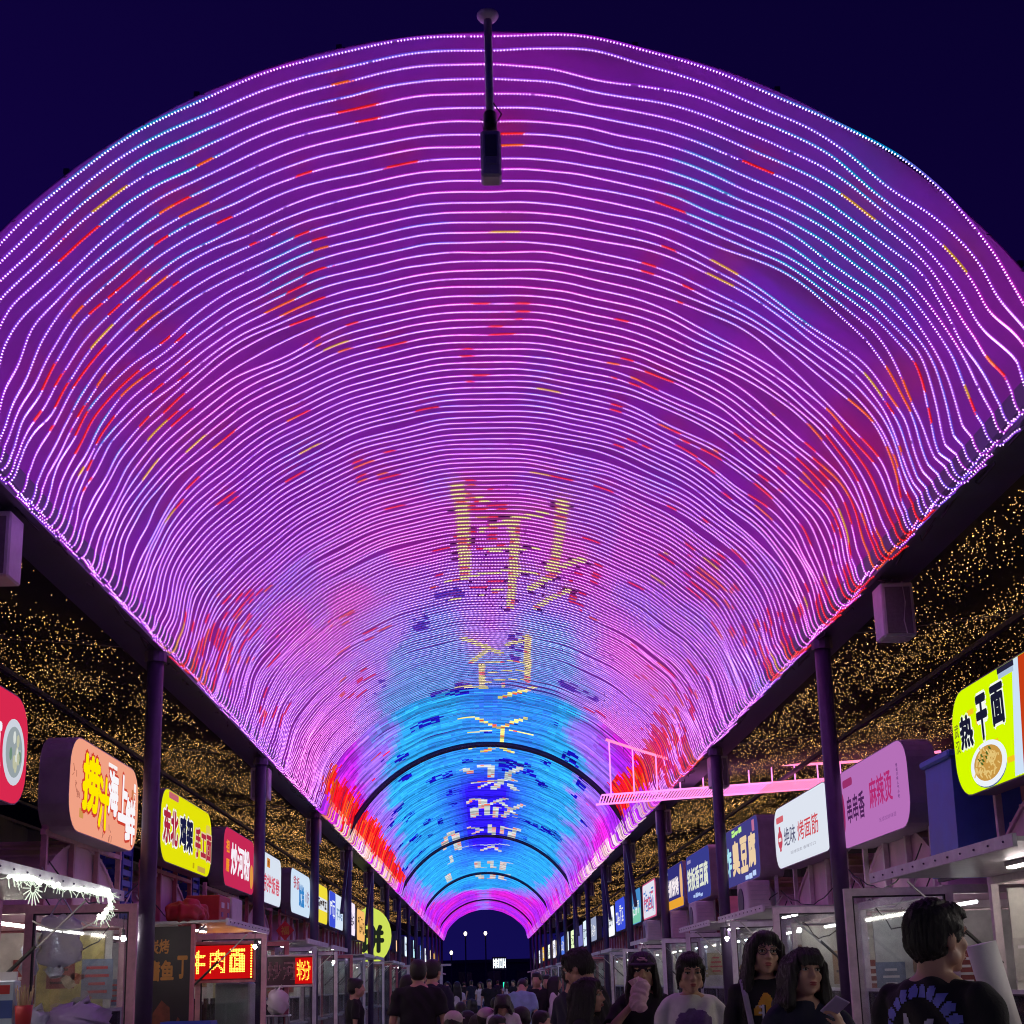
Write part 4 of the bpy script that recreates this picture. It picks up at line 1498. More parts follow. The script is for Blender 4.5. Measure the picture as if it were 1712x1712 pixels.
for k in range(13):
    b.ball((.365, .004, .03 + k * .031), .010, 6, 4)
b.build('border_lamps', M_DOT, t)

t = thing('led_letter_sign', 'white-framed LED sign with only its last character lit orange', 'sign', (-2.885, 19.25, 1.585), math.radians(-6))
MB().box((0, .03, .21), (.70, .035, .40)).build('backing', mat('plum_board', (.07, .012, .04), .35, 0, .2, 8), t)
b = MB()
b.prism([(p[0], p[1] + .21) for p in rrect(.74, .44, .05)], (0, .05, 0), (1, 0, 0), (0, 0, 1), .02)
b.build('back_tray', M_WHITE_CARD, t)
b = MB()
for z in (.0, .42):
    b.box((0, .0, z), (.74, .05, .028), bevel=.008)
for x in (-.356, .356):
    b.box((x, .0, .21), (.028, .05, .41), bevel=.008)
b.build('frame', M_WHITE_CARD, t)
led_lettering(t, '炒', (-.30, .006, .085), (1, 0, 0), (0, 0, 1), .19, .26, .018, M_DOTOFF)
led_lettering(t, '河', (-.085, .006, .085), (1, 0, 0), (0, 0, 1), .19, .26, .018, M_DOTOFF)
led_lettering(t, '粉', (.115, .006, .075), (1, 0, 0), (0, 0, 1), .20, .28, .018, M_DOT2)
MB().box((.215, .010, .21), (.25, .006, .36)).build('lit_patch', M_REDGLOW, t)

# menu board on the end of the third stall
t = thing('menu_board', 'tall dark menu board with orange calligraphy and a faint dish picture', 'menu board', (-3.22, 13.24, .55))
MB().box((0, .02, .81), (.50, .03, 1.62)).build('board', mat('menu_black', (.022, .014, .018), .45, 0, .3, 5), t)
mo = mat('orange_paint', (.62, .30, .06), .6, 0, .2, 12)
glyphs('炭烤', mo, t, (-.16, .003, 1.36), (1, 0, 0), (0, 0, 1), .20, .14, .03)
glyphs('嗜鱼', mo, t, (-.17, .003, 1.10), (1, 0, 0), (0, 0, 1), .26, .20, .04)
glyphs('丁', mo, t, (.12, .003, 1.12), (1, 0, 0), (0, 0, 1), .10, .22, .05)
MB().prism([(-.13, .38), (-.10, .80), (-.02, .92), (.06, .85), (.07, .62), (.0, .36), (-.07, .28)], (0, .004, 0), (1, 0, 0), (0, 0, 1), .002).build('dish_picture', mat('rust_picture', (.22, .06, .03), .6, 0, .5, 9), t)
MB().prism([(.08, .60), (.14, .76), (.16, .74), (.10, .52)], (0, .004, 0), (1, 0, 0), (0, 0, 1), .002).build('dish_picture', mat('rust_picture', (.22, .06, .03)), t)
b = MB()
for x in (-.265, .265):
    b.box((x, .02, .81), (.035, .05, 1.66))
b.build('frame', M_FRAME_R, t)

# on the propped shutter of the third stall
z0 = 2.16 + .076
t = thing('red_sack', 'lumpy red sack lying on the propped shutter', 'sack', (-3.12, 13.75, z0))
V = MB()
for k in range(15):
    V.ball((random.uniform(-.06, .06), -.34 + .046 * k, .075 + .02 * math.sin(k * .6)), (.13, .09, .085 + .05 * math.sin(k * .21 + .2)), 14, 9)
SACK = (V, t)
MB().tube([(0, .34, .12), (.03, .40, .17), (.06, .43, .13)], [.05, .03, .05], 8).build('tied_neck', M_RED_CARD, t, True)
t = thing('red_carton', 'red printed carton standing behind the sack on the shutter', 'carton', (-3.14, 14.85, z0))
MB().box((0, 0, .16), (.36, .60, .32), bevel=.008).build('box', M_RED_CARD, t)
for k, (y, z, w, h) in enumerate(((-.12, .22, .16, .06), (-.14, .12, .10, .05), (.18, .23, .10, .07), (.2, .1, .09, .1))):
    MB().box((.182, y, z), (.004, w, h)).build('printed_label', (M_WHITE_CARD, mat('violet_print', (.20, .05, .30), .5))[k % 2], t)
t = thing('white_carton', 'plain white carton beside the red carton on the shutter', 'carton', (-3.14, 15.55, z0))
MB().box((0, 0, .17), (.38, .62, .34), bevel=.008).build('box', M_WHITE_CARD, t)
MB().box((0, 0, .342), (.06, .60, .004)).build('tape', M_BROWN_CARD, t)

# red paper diamond
t = thing('paper_charm', 'red diamond-shaped good luck paper hanging above the second LED sign', 'paper charm', (-2.95, 19.3, 2.36))
MB().prism([(-.13, 0), (0, -.14), (.13, 0), (0, .14)], (0, 0, 0), (1, 0, 0), (0, 0, 1), .006).build('paper', M_RED_CARD, t)
glyphs('福', mat('gold_print', (.60, .40, .06), .4), t, (-.06, -.008, -.06), (1, 0, 0), (0, 0, 1), .12, .12, .02)
MB().tube([(0, 0, .14), (0, 0, .30)], .003, 4).build('string', M_RED_CARD, t)

# bags, boxes and small goods near the first stalls
def bag(loc, size, m, label, cat='plastic bag', hang=False, name='plastic_bag'):
    t = thing(name, label, cat, loc)
    w, d, h = size
    b = MB()
    n, mlev = 22, 12
    V, Fs = [], []
    for i in range(mlev + 1):
        f = i / mlev
        rr_ = (math.sin(math.pi * min(1, f * .80 + .10)) ** .6) if not hang else (1 - .12 * f) * (.25 if i in (0,) else 1)
        if i == mlev:
            rr_ *= .5
        for k in range(n):
            a = 2 * math.pi * k / n
            wob = 1 + .10 * math.sin(5 * a + i * 1.7) + .06 * math.sin(11 * a - i * 2.3)
            V.append((w / 2 * rr_ * wob * math.cos(a), d / 2 * rr_ * wob * math.sin(a), h * f + .02 * math.sin(3 * a + i)))
    for i in range(mlev):
        for k in range(n):
            k2 = (k + 1) % n
            Fs.append((i * n + k, i * n + k2, (i + 1) * n + k2, (i + 1) * n + k))
    Fs.append(tuple(range(n - 1, -1, -1)))
    b.add(V, Fs)
    b.build('bag_film', m, t, True)
    k = MB()
    if hang:
        k.tube([(-w * .28, 0, h), (-w * .1, 0, h + .10), (0, 0, h + .14)], .006, 5)
        k.tube([(w * .28, 0, h), (w * .1, 0, h + .10), (0, 0, h + .14)], .006, 5)
    else:
        k.tube([(0, 0, h * .95), (.02, .01, h * 1.08), (.06, .02, h * 1.14)], [.02, .012, .03], 6)
    k.build('handles' if hang else 'tied_neck', m, t, True)
    return t


bag((-3.27, 10.14, 1.76), (.32, .03, .36), M_FILM, 'clear plastic bag hung on the glazed door under the garland', hang=True)
bag((-3.02, 9.86, 1.24), (.44, .36, .24), M_FILM_P, 'violet plastic bag of greens on the trolley by the glazed door')
bag((-3.36, 9.88, 1.24), (.26, .26, .20), M_FILM, 'small clear bag beside the violet bag on the trolley')
t = thing('steel_trolley', 'steel trolley holding the violet bag by the glazed door', 'trolley', (-3.12, 9.86, 0))
MB().box((0, 0, 1.22), (.86, .46, .03), bevel=.006).build('top_shelf', M_GALV, t)
MB().box((0, 0, .35), (.82, .42, .02)).build('lower_shelf', M_GALV, t)
for x in (-.40, .40):
    for y in (-.2, .2):
        MB().tube([(x, y, 0), (x, y, 1.205)], .014, 8).build('leg', M_GALV, t)
t = thing('blue_crate', 'blue plastic crate at the foot of the dark menu board', 'crate', (-2.93, 13.05, .95))
b = MB()
for z in (.0, .09, .18, .27):
    for y in (-.15, .15):
        b.box((0, y, z + .03), (.46, .012, .045))
    for x in (-.23, .23):
        b.box((x, 0, z + .03), (.012, .30, .045))
for x in (-.23, 0, .23):
    for y in (-.15, .15):
        b.box((x, y, .15), (.022, .02, .30))
b.box((0, 0, .006), (.46, .30, .012))
b.build('crate_lattice', M_BLUE_PL, t)
t = thing('crate_stand', 'low steel stand under the blue crate', 'stand', (-2.93, 13.05, 0))
MB().box((0, 0, .935), (.5, .34, .025)).build('top', M_GALV, t)
for x in (-.22, .22):
    for y in (-.14, .14):
        MB().bar((x, y, 0), (x, y, .92), .03).build('leg', M_GALV, t)

# rack with a drink carton and skewers at the street end
t = thing('goods_rack', 'narrow steel rack in front of the stall with the garland', 'rack', (-2.82, 7.92, .03))
MB().box((0, 0, 1.33), (.36, .5, .02)).build('top_shelf', M_GALV, t)
for x in (-.16, .16):
    for y in (-.22, .22):
        MB().bar((x, y, 0), (x, y, 1.32), .025).build('leg', M_GALV, t)
t = thing('drink_carton', 'blue and white drink carton standing on the goods rack', 'carton', (-2.86, 7.90, 1.375))
MB().box((0, 0, .13), (.11, .11, .26), bevel=.006).build('box', mat('pale_blue_card', (.55, .66, .80), .4), t)
MB().box((0, 0, .285), (.10, .02, .05)).build('gable_top', M_WHITE_CARD, t)
MB().box((.0, -.0565, .10), (.10, .003, .10)).build('printed_band', mat('navy_print', (.05, .10, .38), .4), t)
MB().box((.0, -.0565, .21), (.06, .003, .05)).build('printed_emblem', M_RED_CARD, t)
t = thing('skewer_cup', 'dark cup packed with bamboo skewers on the goods rack', 'cup of skewers', (-2.75, 7.86, 1.375))
MB().lathe([(.04, 0), (.05, .12), (.046, .12), (.036, .01)], n=14).build('cup', M_RED_CARD, t, True)
b = MB()
for k in range(34):
    a, r_ = random.uniform(0, 6.28), random.uniform(0, .034)
    b.tube([(r_ * .6 * math.cos(a), r_ * .6 * math.sin(a), .02), (r_ * 1.9 * math.cos(a), r_ * 1.9 * math.sin(a), random.uniform(.19, .24))], .003, 4)
b.build('skewers', M_WOOD, t)

# garland of white tinsel lights
t = thing('tinsel_light_garland', 'glowing white tinsel light garland looped along the near shutter', 'light garland', (-2.6, 8.0, 2.2))
gp = [(16, 1466), (40, 1466), (70, 1474), (100, 1482), (130, 1486), (158, 1490), (180, 1492), (187, 1502), (184, 1516), (175, 1528), (163, 1539)]
P = [at_x(x, y, -2.60 - .004 * k) for k, (x, y) in enumerate(gp)]
Q = []
for a, b_ in zip(P[:-1], P[1:]):
    for k in range(6):
        Q.append(a + (b_ - a) * k / 6 + np.array([random.uniform(-.012, .012), random.uniform(-.03, .03), random.uniform(-.014, .014)]))
WB().tube(Q, [random.uniform(.006, .017) for _ in Q], 6).build('lit_rope', emis('tinsel_white', (.96, 1.0, .88), 5.0), t)
b = WB()
for q in Q:
    for _ in range(3):
        d = np.array([random.uniform(-.03, .05), random.uniform(-.07, .07), random.uniform(-.065, .02)])
        b.tube([q, q + d], .0022, 4)
c0 = at_x(55, 1485, -2.60)
for k in range(16):
    a = 6.28 * k / 16
    d = np.array([0, .16 * math.cos(a), .085 * math.sin(a) - .01])
    b.tube([c0 + d * .25, c0 + d], .0030, 4)
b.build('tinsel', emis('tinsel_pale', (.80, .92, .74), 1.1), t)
gp = [(163, 1539), (150, 1546), (135, 1553), (110, 1555), (85, 1553), (66, 1546), (55, 1540)]
P = [at_x(x, y, -2.66 - .08 * k) for k, (x, y) in enumerate(gp)]
WB().tube(P, .006, 5).build('cable', M_WHITE_CARD, t)

# posters and goods inside the near stalls
def goods(sg, stall_key, ya, yb, xf, seed, n=10):
    r = random.Random(seed)
    kinds = ['bottle', 'jar', 'box', 'pot', 'cup']
    lab = {'bottle': 'sauce bottle', 'jar': 'seasoning jar', 'box': 'small carton', 'pot': 'steel pot', 'cup': 'stack of paper cups'}
    y = ya + .35
    k = 0
    while y < yb - .3 and k < n:
        kd = r.choice(kinds)
        z = .967
        x = sg * (xf + r.uniform(.18, .62))
        nm = {'bottle': 'sauce_bottle', 'jar': 'seasoning_jar', 'box': 'small_carton', 'pot': 'steel_pot', 'cup': 'paper_cup_stack'}[kd]
        col = r.choice([('red', M_RED_CARD), ('white', M_WHITE_CARD), ('yellow', M_YELL), ('green', M_GREEN_PL), ('blue', M_BLUE_PL)])
        t = thing(nm, '%s %s on the counter of the stall under %s' % (col[0] if kd in ('jar', 'box') else {'bottle': 'dark', 'pot': 'shiny', 'cup': 'tall'}[kd], lab[kd], stall_key), lab[kd].split()[-1], (x, y, z), r.uniform(0, 6), 'goods on the counter under %s' % stall_key)
        if kd == 'bottle':
            MB().lathe([(.035, 0), (.036, .16), (.014, .22), (.014, .27)], n=12).build('body', M_SAUCE, t, True)
            MB().lathe([(.016, .265), (.016, .29)], n=10).build('cap', col[1], t, True)
            MB().lathe([(.0365, .05), (.0365, .12)], n=12).build('paper_label', col[1], t, True)
        elif kd == 'jar':
            MB().lathe([(.05, 0), (.052, .12), (.04, .15)], n=14).build('body', col[1], t, True)
            MB().lathe([(.043, .148), (.043, .175)], n=14).build('lid', M_STEELPOT, t, True)
        elif kd == 'box':
            h = r.uniform(.14, .36)
            MB().box((0, 0, h / 2), (r.uniform(.14, .26), r.uniform(.14, .26), h), bevel=.005).build('box', r.choice([M_BROWN_CARD, col[1]]), t)
            MB().box((0, 0, h + .001), (.04, .14, .003)).build('tape', M_WHITE_CARD, t)
        elif kd == 'pot':
            MB().lathe([(.13, 0), (.14, .20), (.148, .205), (.13, .205), (.12, .02)], n=20).build('body', M_STEELPOT, t, True)
            MB().lathe([(.142, .206), (.10, .235), (.02, .25), (.02, .275)], n=20).build('lid', M_STEELPOT, t, True)
        else:
            for q in range(2):
                MB().lathe([(.032, 0), (.045, .36), (.042, .36)], (q * .1, 0, 0), 12).build('cups', M_CUPW, t, True)
        y += r.uniform(.20, .34)
        k += 1


for i, key in ((0, 'the crimson sign'), (1, 'the peach sign'), (2, 'the yellow sign'), (3, 'the raspberry sign'), (4, 'the orange stamp sign'), (5, 'the sky blue sign')):
    goods(-1, key, LEFT[i][0], LEFT[i][1], 3.52, 100 + i, 9)
for i, key in ((0, 'the lime sign'), (1, 'the pink hotpot sign'), (2, 'the lantern sign'), (3, 'the tofu sign'), (4, 'the tall yellow lettering'), (5, 'the orange band sign')):
    goods(1, key, RIGHT[i][0], RIGHT[i][1], 3.52, 200 + i, 9)

t = thing('wall_poster', 'yellowed food poster inside the stall under the peach sign', 'poster', (-4.0, 12.83, 1.25))
MB().box((0, 0, .42), (.62, .006, .84)).build('sheet', mat('food_poster', (.55, .46, .16), .5, 0, .6, 5), t)
for k in range(9):
    MB().prism([(math.cos(a) * random.uniform(.03, .10), math.sin(a) * random.uniform(.03, .09)) for a in np.linspace(0, 6.28, 12, endpoint=False)], (random.uniform(-.2, .2), -.004 - .001 * k, .2 + random.uniform(-.08, .5)), (1, 0, 0), (0, 0, 1), .001).build('printed_dish', mat('dish_print_%d' % (k % 3), [(.45, .12, .06), (.30, .26, .34), (.5, .4, .3)][k % 3], .5, 0, .5, 9), t)
t = thing('chest_freezer', 'pale green-white freezer standing in the stall with the amber LED sign', 'freezer', (-3.25, 16.75, 0))
MB().box((.08, 0, .82), (.42, .42, 1.64), bevel=.02).build('cabinet', mat('freezer_white', (.66, .74, .62), .35, 0, .08, 4), t)
MB().box((.27, -.215, .9), (.02, .02, .5)).build('handle', M_GALV, t)
t = thing('bottle_basket', 'basket of dark sauce bottles in the window below the amber LED sign', 'bottle basket', (-3.54, 16.62, 1.10))
MB().box((0, 0, .02), (.34, .26, .04)).build('tray', M_BROWN_CARD, t)
for k in range(12):
    x, y = -.12 + .08 * (k % 4), -.08 + .08 * (k // 4)
    MB().lathe([(.033, .04), (.034, .24), (.013, .31), (.013, .36)], (x, y, 0), 10).build('bottle', M_SAUCE, t, True)
t = thing('basket_shelf', 'steel shelf carrying the basket of bottles', 'shelf', (-3.54, 16.62, 0))
MB().box((0, 0, 1.085), (.42, .34, .025)).build('top', M_GALV, t)
for x in (-.18, .18):
    for y in (-.14, .14):
        MB().bar((x, y, 0), (x, y, 1.07), .025).build('leg', M_GALV, t)
t = thing('yellow_notice', 'yellow paper notice taped inside the stall with the amber LED sign', 'notice', (-3.70, 16.46, 1.50))
MB().box((0, 0, .09), (.06, .004, .22)).build('sheet', M_YELL, t)
MB().box((0, -.004, .19), (.05, .004, .02)).build('tape', M_WHITE_CARD, t)
bag((-3.02, 19.18, 1.20), (.30, .24, .34), film_mat('white_bag_film', (.80, .74, .80), .92), 'full white plastic bag in front of the second LED sign')
t = thing('bag_stool', 'tall steel stool under the full white bag', 'stool', (-3.02, 19.18, 0))
MB().box((0, 0, 1.185), (.34, .30, .025), bevel=.006).build('seat', M_GALV, t)
for x in (-.14, .14):
    for y in (-.12, .12):
        MB().bar((x, y, 0), (x, y, 1.17), .025).build('leg', M_GALV, t)

# air-conditioner units and tanks on the stall roofs
def aircon(loc, label, s=1.0, group='air conditioner units on the stall roofs'):
    t = thing('aircon_unit', label, 'air conditioner', loc, 0, group)
    MB().box((0, 0, .29 * s), (.34 * s, .80 * s, .56 * s), bevel=.015).build('casing', M_WHITE_CARD, t)
    sg = 1 if loc[0] > 0 else -1
    MB().lathe([(.20 * s, -.006), (.20 * s, .006)], n=24).build('fan_grille', M_STEEL, t)
    g = t.children[-1]
    g.rotation_euler = (0, math.pi / 2, 0)
    g.location = (-sg * .176 * s, .10 * s, .29 * s)
    b = MB()
    for k in range(7):
        b.box((0, -.407 * s, .10 * s + .065 * s * k), (.26 * s, .008, .014))
    b.build('side_louvres', M_BOX, t)
    for y in (-.3, .3):
        MB().box((0, y * s, .006), (.36 * s, .05, .03)).build('foot', M_STEEL, t)


for y, lb in ((17.0, 'the dark blue tofu sign'), (21.2, 'the navy sign with tall yellow lettering'), (24.0, 'the navy sign with the orange band'), (27.6, 'the pink edged sign')):
    aircon((3.32, y, 2.235), 'boxy pale air conditioner unit below %s' % lb, .86)
for y, lb in ((20.6, 'the white sign with the orange stamp'), (32.5, 'the white sign with lavender streaks')):
    aircon((-3.75, y, 2.235), 'boxy pale air conditioner unit behind %s' % lb, .86)
t = thing('blue_water_tank', 'blue plastic tank with a lid beside the lime noodle sign', 'water tank', (3.62, 9.98, 2.235))
MB().box((0, 0, .45), (.52, .62, .86), taper=.94).build('tank', mat('translucent_blue_plastic', (.10, .22, .72), .35, 0, .2, 2), t)
MB().box((0, 0, .90), (.56, .66, .06), bevel=.015).build('lid', mat('translucent_blue_plastic', (.10, .22, .72)), t)
b = MB()
for x in (-.2, .2):
    b.box((x, 0, .01), (.05, .6, .03))
b.build('runner', M_STEEL, t)
for (x, y, lb) in ((-3.72, 12.95, 'the peach seafood sign'), (-3.74, 16.15, 'the yellow sign')):
    t = thing('blue_roof_crate', 'blue lattice crate on the stall roof behind %s' % lb, 'crate', (x, y, 2.235))
    b = MB()
    for z in range(9):
        for yy_ in (-.17, .17):
            b.box((0, yy_, .04 + z * .10), (.34, .015, .055))
        for xx_ in (-.17, .17):
            b.box((xx_, 0, .04 + z * .10), (.015, .34, .055))
    for xx_ in (-.17, 0, .17):
        for yy_ in (-.17, .17):
            b.box((xx_, yy_, .46), (.03, .025, .92))
    b.build('crate_lattice', M_BLUE_PL, t)

# loose wires slung between the stalls
for k, (sg, ya, yb) in enumerate(((1, 10.7, 13.0), (1, 13.1, 16.0), (-1, 10.3, 13.0), (-1, 13.2, 16.2), (1, 16.2, 20.5))):
    t = thing('slung_cable', 'thin cables slung along the stall roof under %s' % ('the pink hotpot sign', 'the lantern sign', 'the peach sign', 'the yellow sign', 'the tofu sign')[k], 'cable', (sg * 3.45, (ya + yb) / 2, 2.5))
    for q in range(3):
        pts = []
        for j in range(13):
            f = j / 12
            pts.append((sg * (3.45 + .05 * q) + random.uniform(-.02, .02), ya + (yb - ya) * f, 2.55 - .06 * q - (.25 + .12 * q) * math.sin(math.pi * f) + random.uniform(-.02, .02)))
        WB().tube(pts, .006, 5).build('wire', (M_CABLE, M_WHITE_CARD)[q % 2], t)
# bulbs
M_BULB = emis('white_bulb', (1.0, .95, .88), 110.0)
for k, (x, y, z, lb) in enumerate(((2.62, 15.2, 1.98, 'the lantern sign'), (-2.75, 15.6, 2.03, 'the yellow sign'), (2.85, 25.4, 2.0, 'the orange band sign'), (-2.85, 24.6, 2.0, 'the sky blue sign'),
                                     (3.2, 12.2, 2.02, 'the pink hotpot sign'), (-3.3, 12.0, 2.02, 'the peach sign'), (2.75, 5.0, 2.02, 'the assumed shutter next to the lime sign, unseen and added for its light'), (-2.75, 5.0, 2.02, 'the assumed shutter next to the crimson sign, unseen and added for its light'))):  # last two bulbs: out of view, added with their stalls to light the faces
    t = thing('bare_bulb', 'bare white bulb hanging in the stall under %s' % lb, 'light bulb', (x, y, z))
    MB().ball((0, 0, 0), (.022, .022, .028), 10, 8).build('glass', M_BULB, t, True)
    MB().lathe([(.013, .022), (.013, .08)], n=8).build('socket', M_BLACK, t)
    MB().tube([(0, 0, .08), (.0, .01, .20)], .004, 4).build('cord', M_CABLE, t)

# notices, menus and hanging things inside the near stalls
def notices(sg, a, b_, key, seed):
    r = random.Random(seed)
    cols = [('faded yellow', mat('faded_yellow_paper', (.52, .46, .24), .7, 0, .4, 7)), ('dull red', mat('dull_red_paper', (.30, .07, .07), .6, 0, .4, 7)), ('grimy white', mat('grimy_paper', (.50, .48, .46), .7, 0, .35, 7)), ('grey blue', mat('grey_blue_paper', (.20, .25, .36), .6, 0, .4, 7)), ('brown', M_BROWN_CARD)]
    spots = [(r.choice(cols), 'side', 3.75 + .34 * q, r.uniform(1.30, 1.62), r.uniform(.20, .30), r.uniform(.28, .44)) for q in range(3)]
    spots += [(r.choice(cols), 'back', a + .4 + .62 * q, r.uniform(1.45, 1.66), r.uniform(.30, .48), r.uniform(.26, .42)) for q in range(3)]
    for (cn, m), wl_, p, z, w, h in spots:
        if wl_ == 'side':
            t = thing('wall_notice', '%s paper notice on the end wall inside the stall under %s' % (cn, key), 'notice', (sg * p, b_ - .122, z), 0, 'notices inside the stall under %s' % key)
            MB().box((0, 0, h / 2), (w, .006, h)).build('sheet', m, t)
            d, ax_ = (0, -.006), 0
        else:
            t = thing('wall_notice', '%s paper notice on the rear wall inside the stall under %s' % (cn, key), 'notice', (sg * 5.24, p, z), 0, 'notices inside the stall under %s' % key)
            MB().box((0, 0, h / 2), (.006, w, h)).build('sheet', m, t)
            d, ax_ = (-sg * .006, 0), 1
        b = MB()
        for q in range(4):
            ww = w * r.uniform(.3, .8)
            b.box((d[0], d[1], h * (.18 + .2 * q)), (ww, .003, h * .07) if ax_ == 0 else (.003, ww, h * .07))
        b.build('printed_lines', r.choice([M_RED_CARD, M_BLACK, M_WHITE_CARD]), t)
    for q in range(2):
        t = thing('hanging_bag_bundle', 'bundle of thin plastic bags hung in the stall under %s' % key, 'bag bundle', (sg * (3.72 + .2 * q), a + .5 + 1.3 * q, 1.70), 0, 'bag bundles in the stall under %s' % key)
        MB().tube([(0, 0, .38), (0, 0, .30), (.01, 0, .2), (0, .01, .05), (.01, 0, 0)], [.006, .03, .075, .085, .05], 10).build('bags', M_FILM, t, True)
        MB().tube([(0, 0, .38), (0, 0, .44)], .003, 4).build('hook', M_GALV, t)


for i, key in ((0, 'the crimson sign'), (1, 'the peach sign'), (2, 'the yellow sign'), (3, 'the raspberry sign'), (4, 'the orange stamp sign'), (5, 'the sky blue sign')):
    notices(-1, LEFT[i][0], LEFT[i][1], key, 300 + i)
for i, key in ((0, 'the lime sign'), (1, 'the pink hotpot sign'), (2, 'the lantern sign'), (3, 'the tofu sign'), (4, 'the tall yellow lettering'), (5, 'the orange band sign')):
    notices(1, RIGHT[i][0], RIGHT[i][1], key, 400 + i)

# ---------------------------------------------------------------- people
from mathutils.bvhtree import BVHTree

M_SKIN = mat('skin', (.56, .33, .235), .5, 0, .06, 30, .02)
M_LIP = mat('lip', (.42, .10, .10), .4, 0, .05, 30, 0)
M_EYEW = mat('eye_white', (.70, .68, .66), .25, 0, .02, 30, 0)
M_IRIS = mat('iris', (.015, .010, .008), .1, 0, .02, 30, 0)
M_HAIR = mat('black_hair', (.012, .010, .010), .38, 0, .5, 30, .5, streak=(14, 14, .8))


def cloth(name, col, rough=.85):
    return mat('cloth_' + name, col, rough, 0, .16, 12, .25)


class Blob(MB):
    """Overlapping closed shapes that are later fused into one skin."""

    def xf(self, M, fn):
        n = len(self.v)
        fn(self)
        for i in range(n, len(self.v)):
            p = M @ Vector(self.v[i])
            self.v[i] = (p[0], p[1], p[2])

    def limb(self, pts, rad, n=12):
        self.tube(pts, rad, n)
        for p, r in zip(pts, rad):
            self.ball(p, r * .985, 12, 8)

    def loft(self, rings, n=20):
        V, Fs = [], []
        for z, rx, ry, cy in rings:
            for k in range(n):
                a = 2 * math.pi * k / n
                c, s_ = math.cos(a), math.sin(a)
                q = 2.4
                d = (abs(c) ** q + abs(s_) ** q) ** (-1 / q)
                V.append((rx * c * d, cy + ry * s_ * d, z))
        for i in range(len(rings) - 1):
            for k in range(n):
                k2 = (k + 1) % n
                Fs.append((i * n + k, i * n + k2, (i + 1) * n + k2, (i + 1) * n + k))
        Fs.append(tuple(range(n - 1, -1, -1)))
        Fs.append(tuple((len(rings) - 1) * n + k for k in range(n)))
        self.add(V, Fs)


def fuse(mb, voxel, material, name, parent, smooth=3, disp=None):
    me = bpy.data.meshes.new(name)
    me.from_pydata(mb.v, [], mb.f)
    me.update()
    o = bpy.data.objects.new(name, me)
    COL.objects.link(o)
    r = o.modifiers.new('r', 'REMESH')
    r.mode = 'VOXEL'
    r.voxel_size = voxel
    s_ = o.modifiers.new('s', 'SMOOTH')
    s_.factor = .5
    s_.iterations = smooth
    dg = bpy.context.evaluated_depsgraph_get()
    m2 = bpy.data.meshes.new_from_object(o.evaluated_get(dg))
    bpy.data.objects.remove(o)
    bpy.data.meshes.remove(me)
    n = len(m2.vertices)
    co = np.zeros(n * 3)
    m2.vertices.foreach_get('co', co)
    co = co.reshape(-1, 3)
    if disp is not None and n:
        nr = np.zeros(n * 3)
        m2.vertices.foreach_get('normal', nr)
        nr = nr.reshape(-1, 3)
        m2.vertices.foreach_set('co', (co + nr * disp(co)[:, None]).ravel())
    m2.polygons.foreach_set('use_smooth', np.ones(len(m2.polygons), bool))
    m2.update()
    m2.materials.clear()
    m2.materials.append(material)
    m2.name = name
    ob = bpy.data.objects.new(name, m2)
    return link(ob, parent)


def elbow_of(sh, wr, side, l1, l2, pole):
    sh, wr = Vector(sh), Vector(wr)
    d = wr - sh
    D = min(d.length, (l1 + l2) * .995)
    wr = sh + d.normalized() * D
    a = (l1 * l1 - l2 * l2 + D * D) / (2 * D)
    h = math.sqrt(max(0, l1 * l1 - a * a))
    u = d.normalized()
    p = Vector(pole)
    p = (p - u * p.dot(u)).normalized()
    return sh + u * a + p * h, wr


def add_hand(B, wrist, fwd, up, side, curl=.5, spread=.012, k=1.0):
    """Palm and five fingers. fwd: along the hand, up: back of the hand, side: +1 thumb towards fwd x up."""
    f, u = Vector(fwd).normalized(), Vector(up).normalized()
    s_ = f.cross(u).normalized() * side
    u = s_.cross(f).normalized() * side
    w = Vector(wrist)
    kn = []
    for j, off in enumerate((.030, .011, -.009, -.027)):
        base = w + s_ * (off * .6 * k)
        kp = w + f * ((.082 - .004 * abs(j - 1)) * k) + s_ * (off * k)
        B.limb([base, kp], [.014 * k, .0115 * k], 8)
        kn.append(kp)
    B.ball(w + f * .045 * k, .022 * k, 10, 7)
    for j, (kp, L) in enumerate(zip(kn, (.070, .078, .072, .056))):
        ang = 0
        p = kp
        d = f + s_ * ((.5 - j / 3 * 1.0) * spread * 12)
        d.normalize()
        pts, rad = [p], [.0100 * k]
        for seg, fr in enumerate((.45, .32, .23)):
            ang += curl * (1.0, 1.25, .8)[seg]
            dd = d * math.cos(ang) - u * math.sin(ang)
            p = p + dd * (L * fr * k)
            pts.append(p)
            rad.append((.0090, .0082, .0068)[seg] * k)
        B.limb(pts, rad, 8)
    tb = w + f * .022 * k + s_ * .024 * k
    t1 = tb + (f * .55 + s_ * .75 - u * .35).normalized() * .040 * k
    t2 = t1 + (f * .85 + s_ * (.35 - curl * .5) - u * (.3 + .4 * curl)).normalized() * .032 * k
    t3 = t2 + (f * .85 - s_ * .35 * curl - u * (.3 + .4 * curl)).normalized() * .024 * k
    B.limb([tb, t1, t2, t3], [.016 * k, .0115 * k, .0100 * k, .0080 * k], 8)


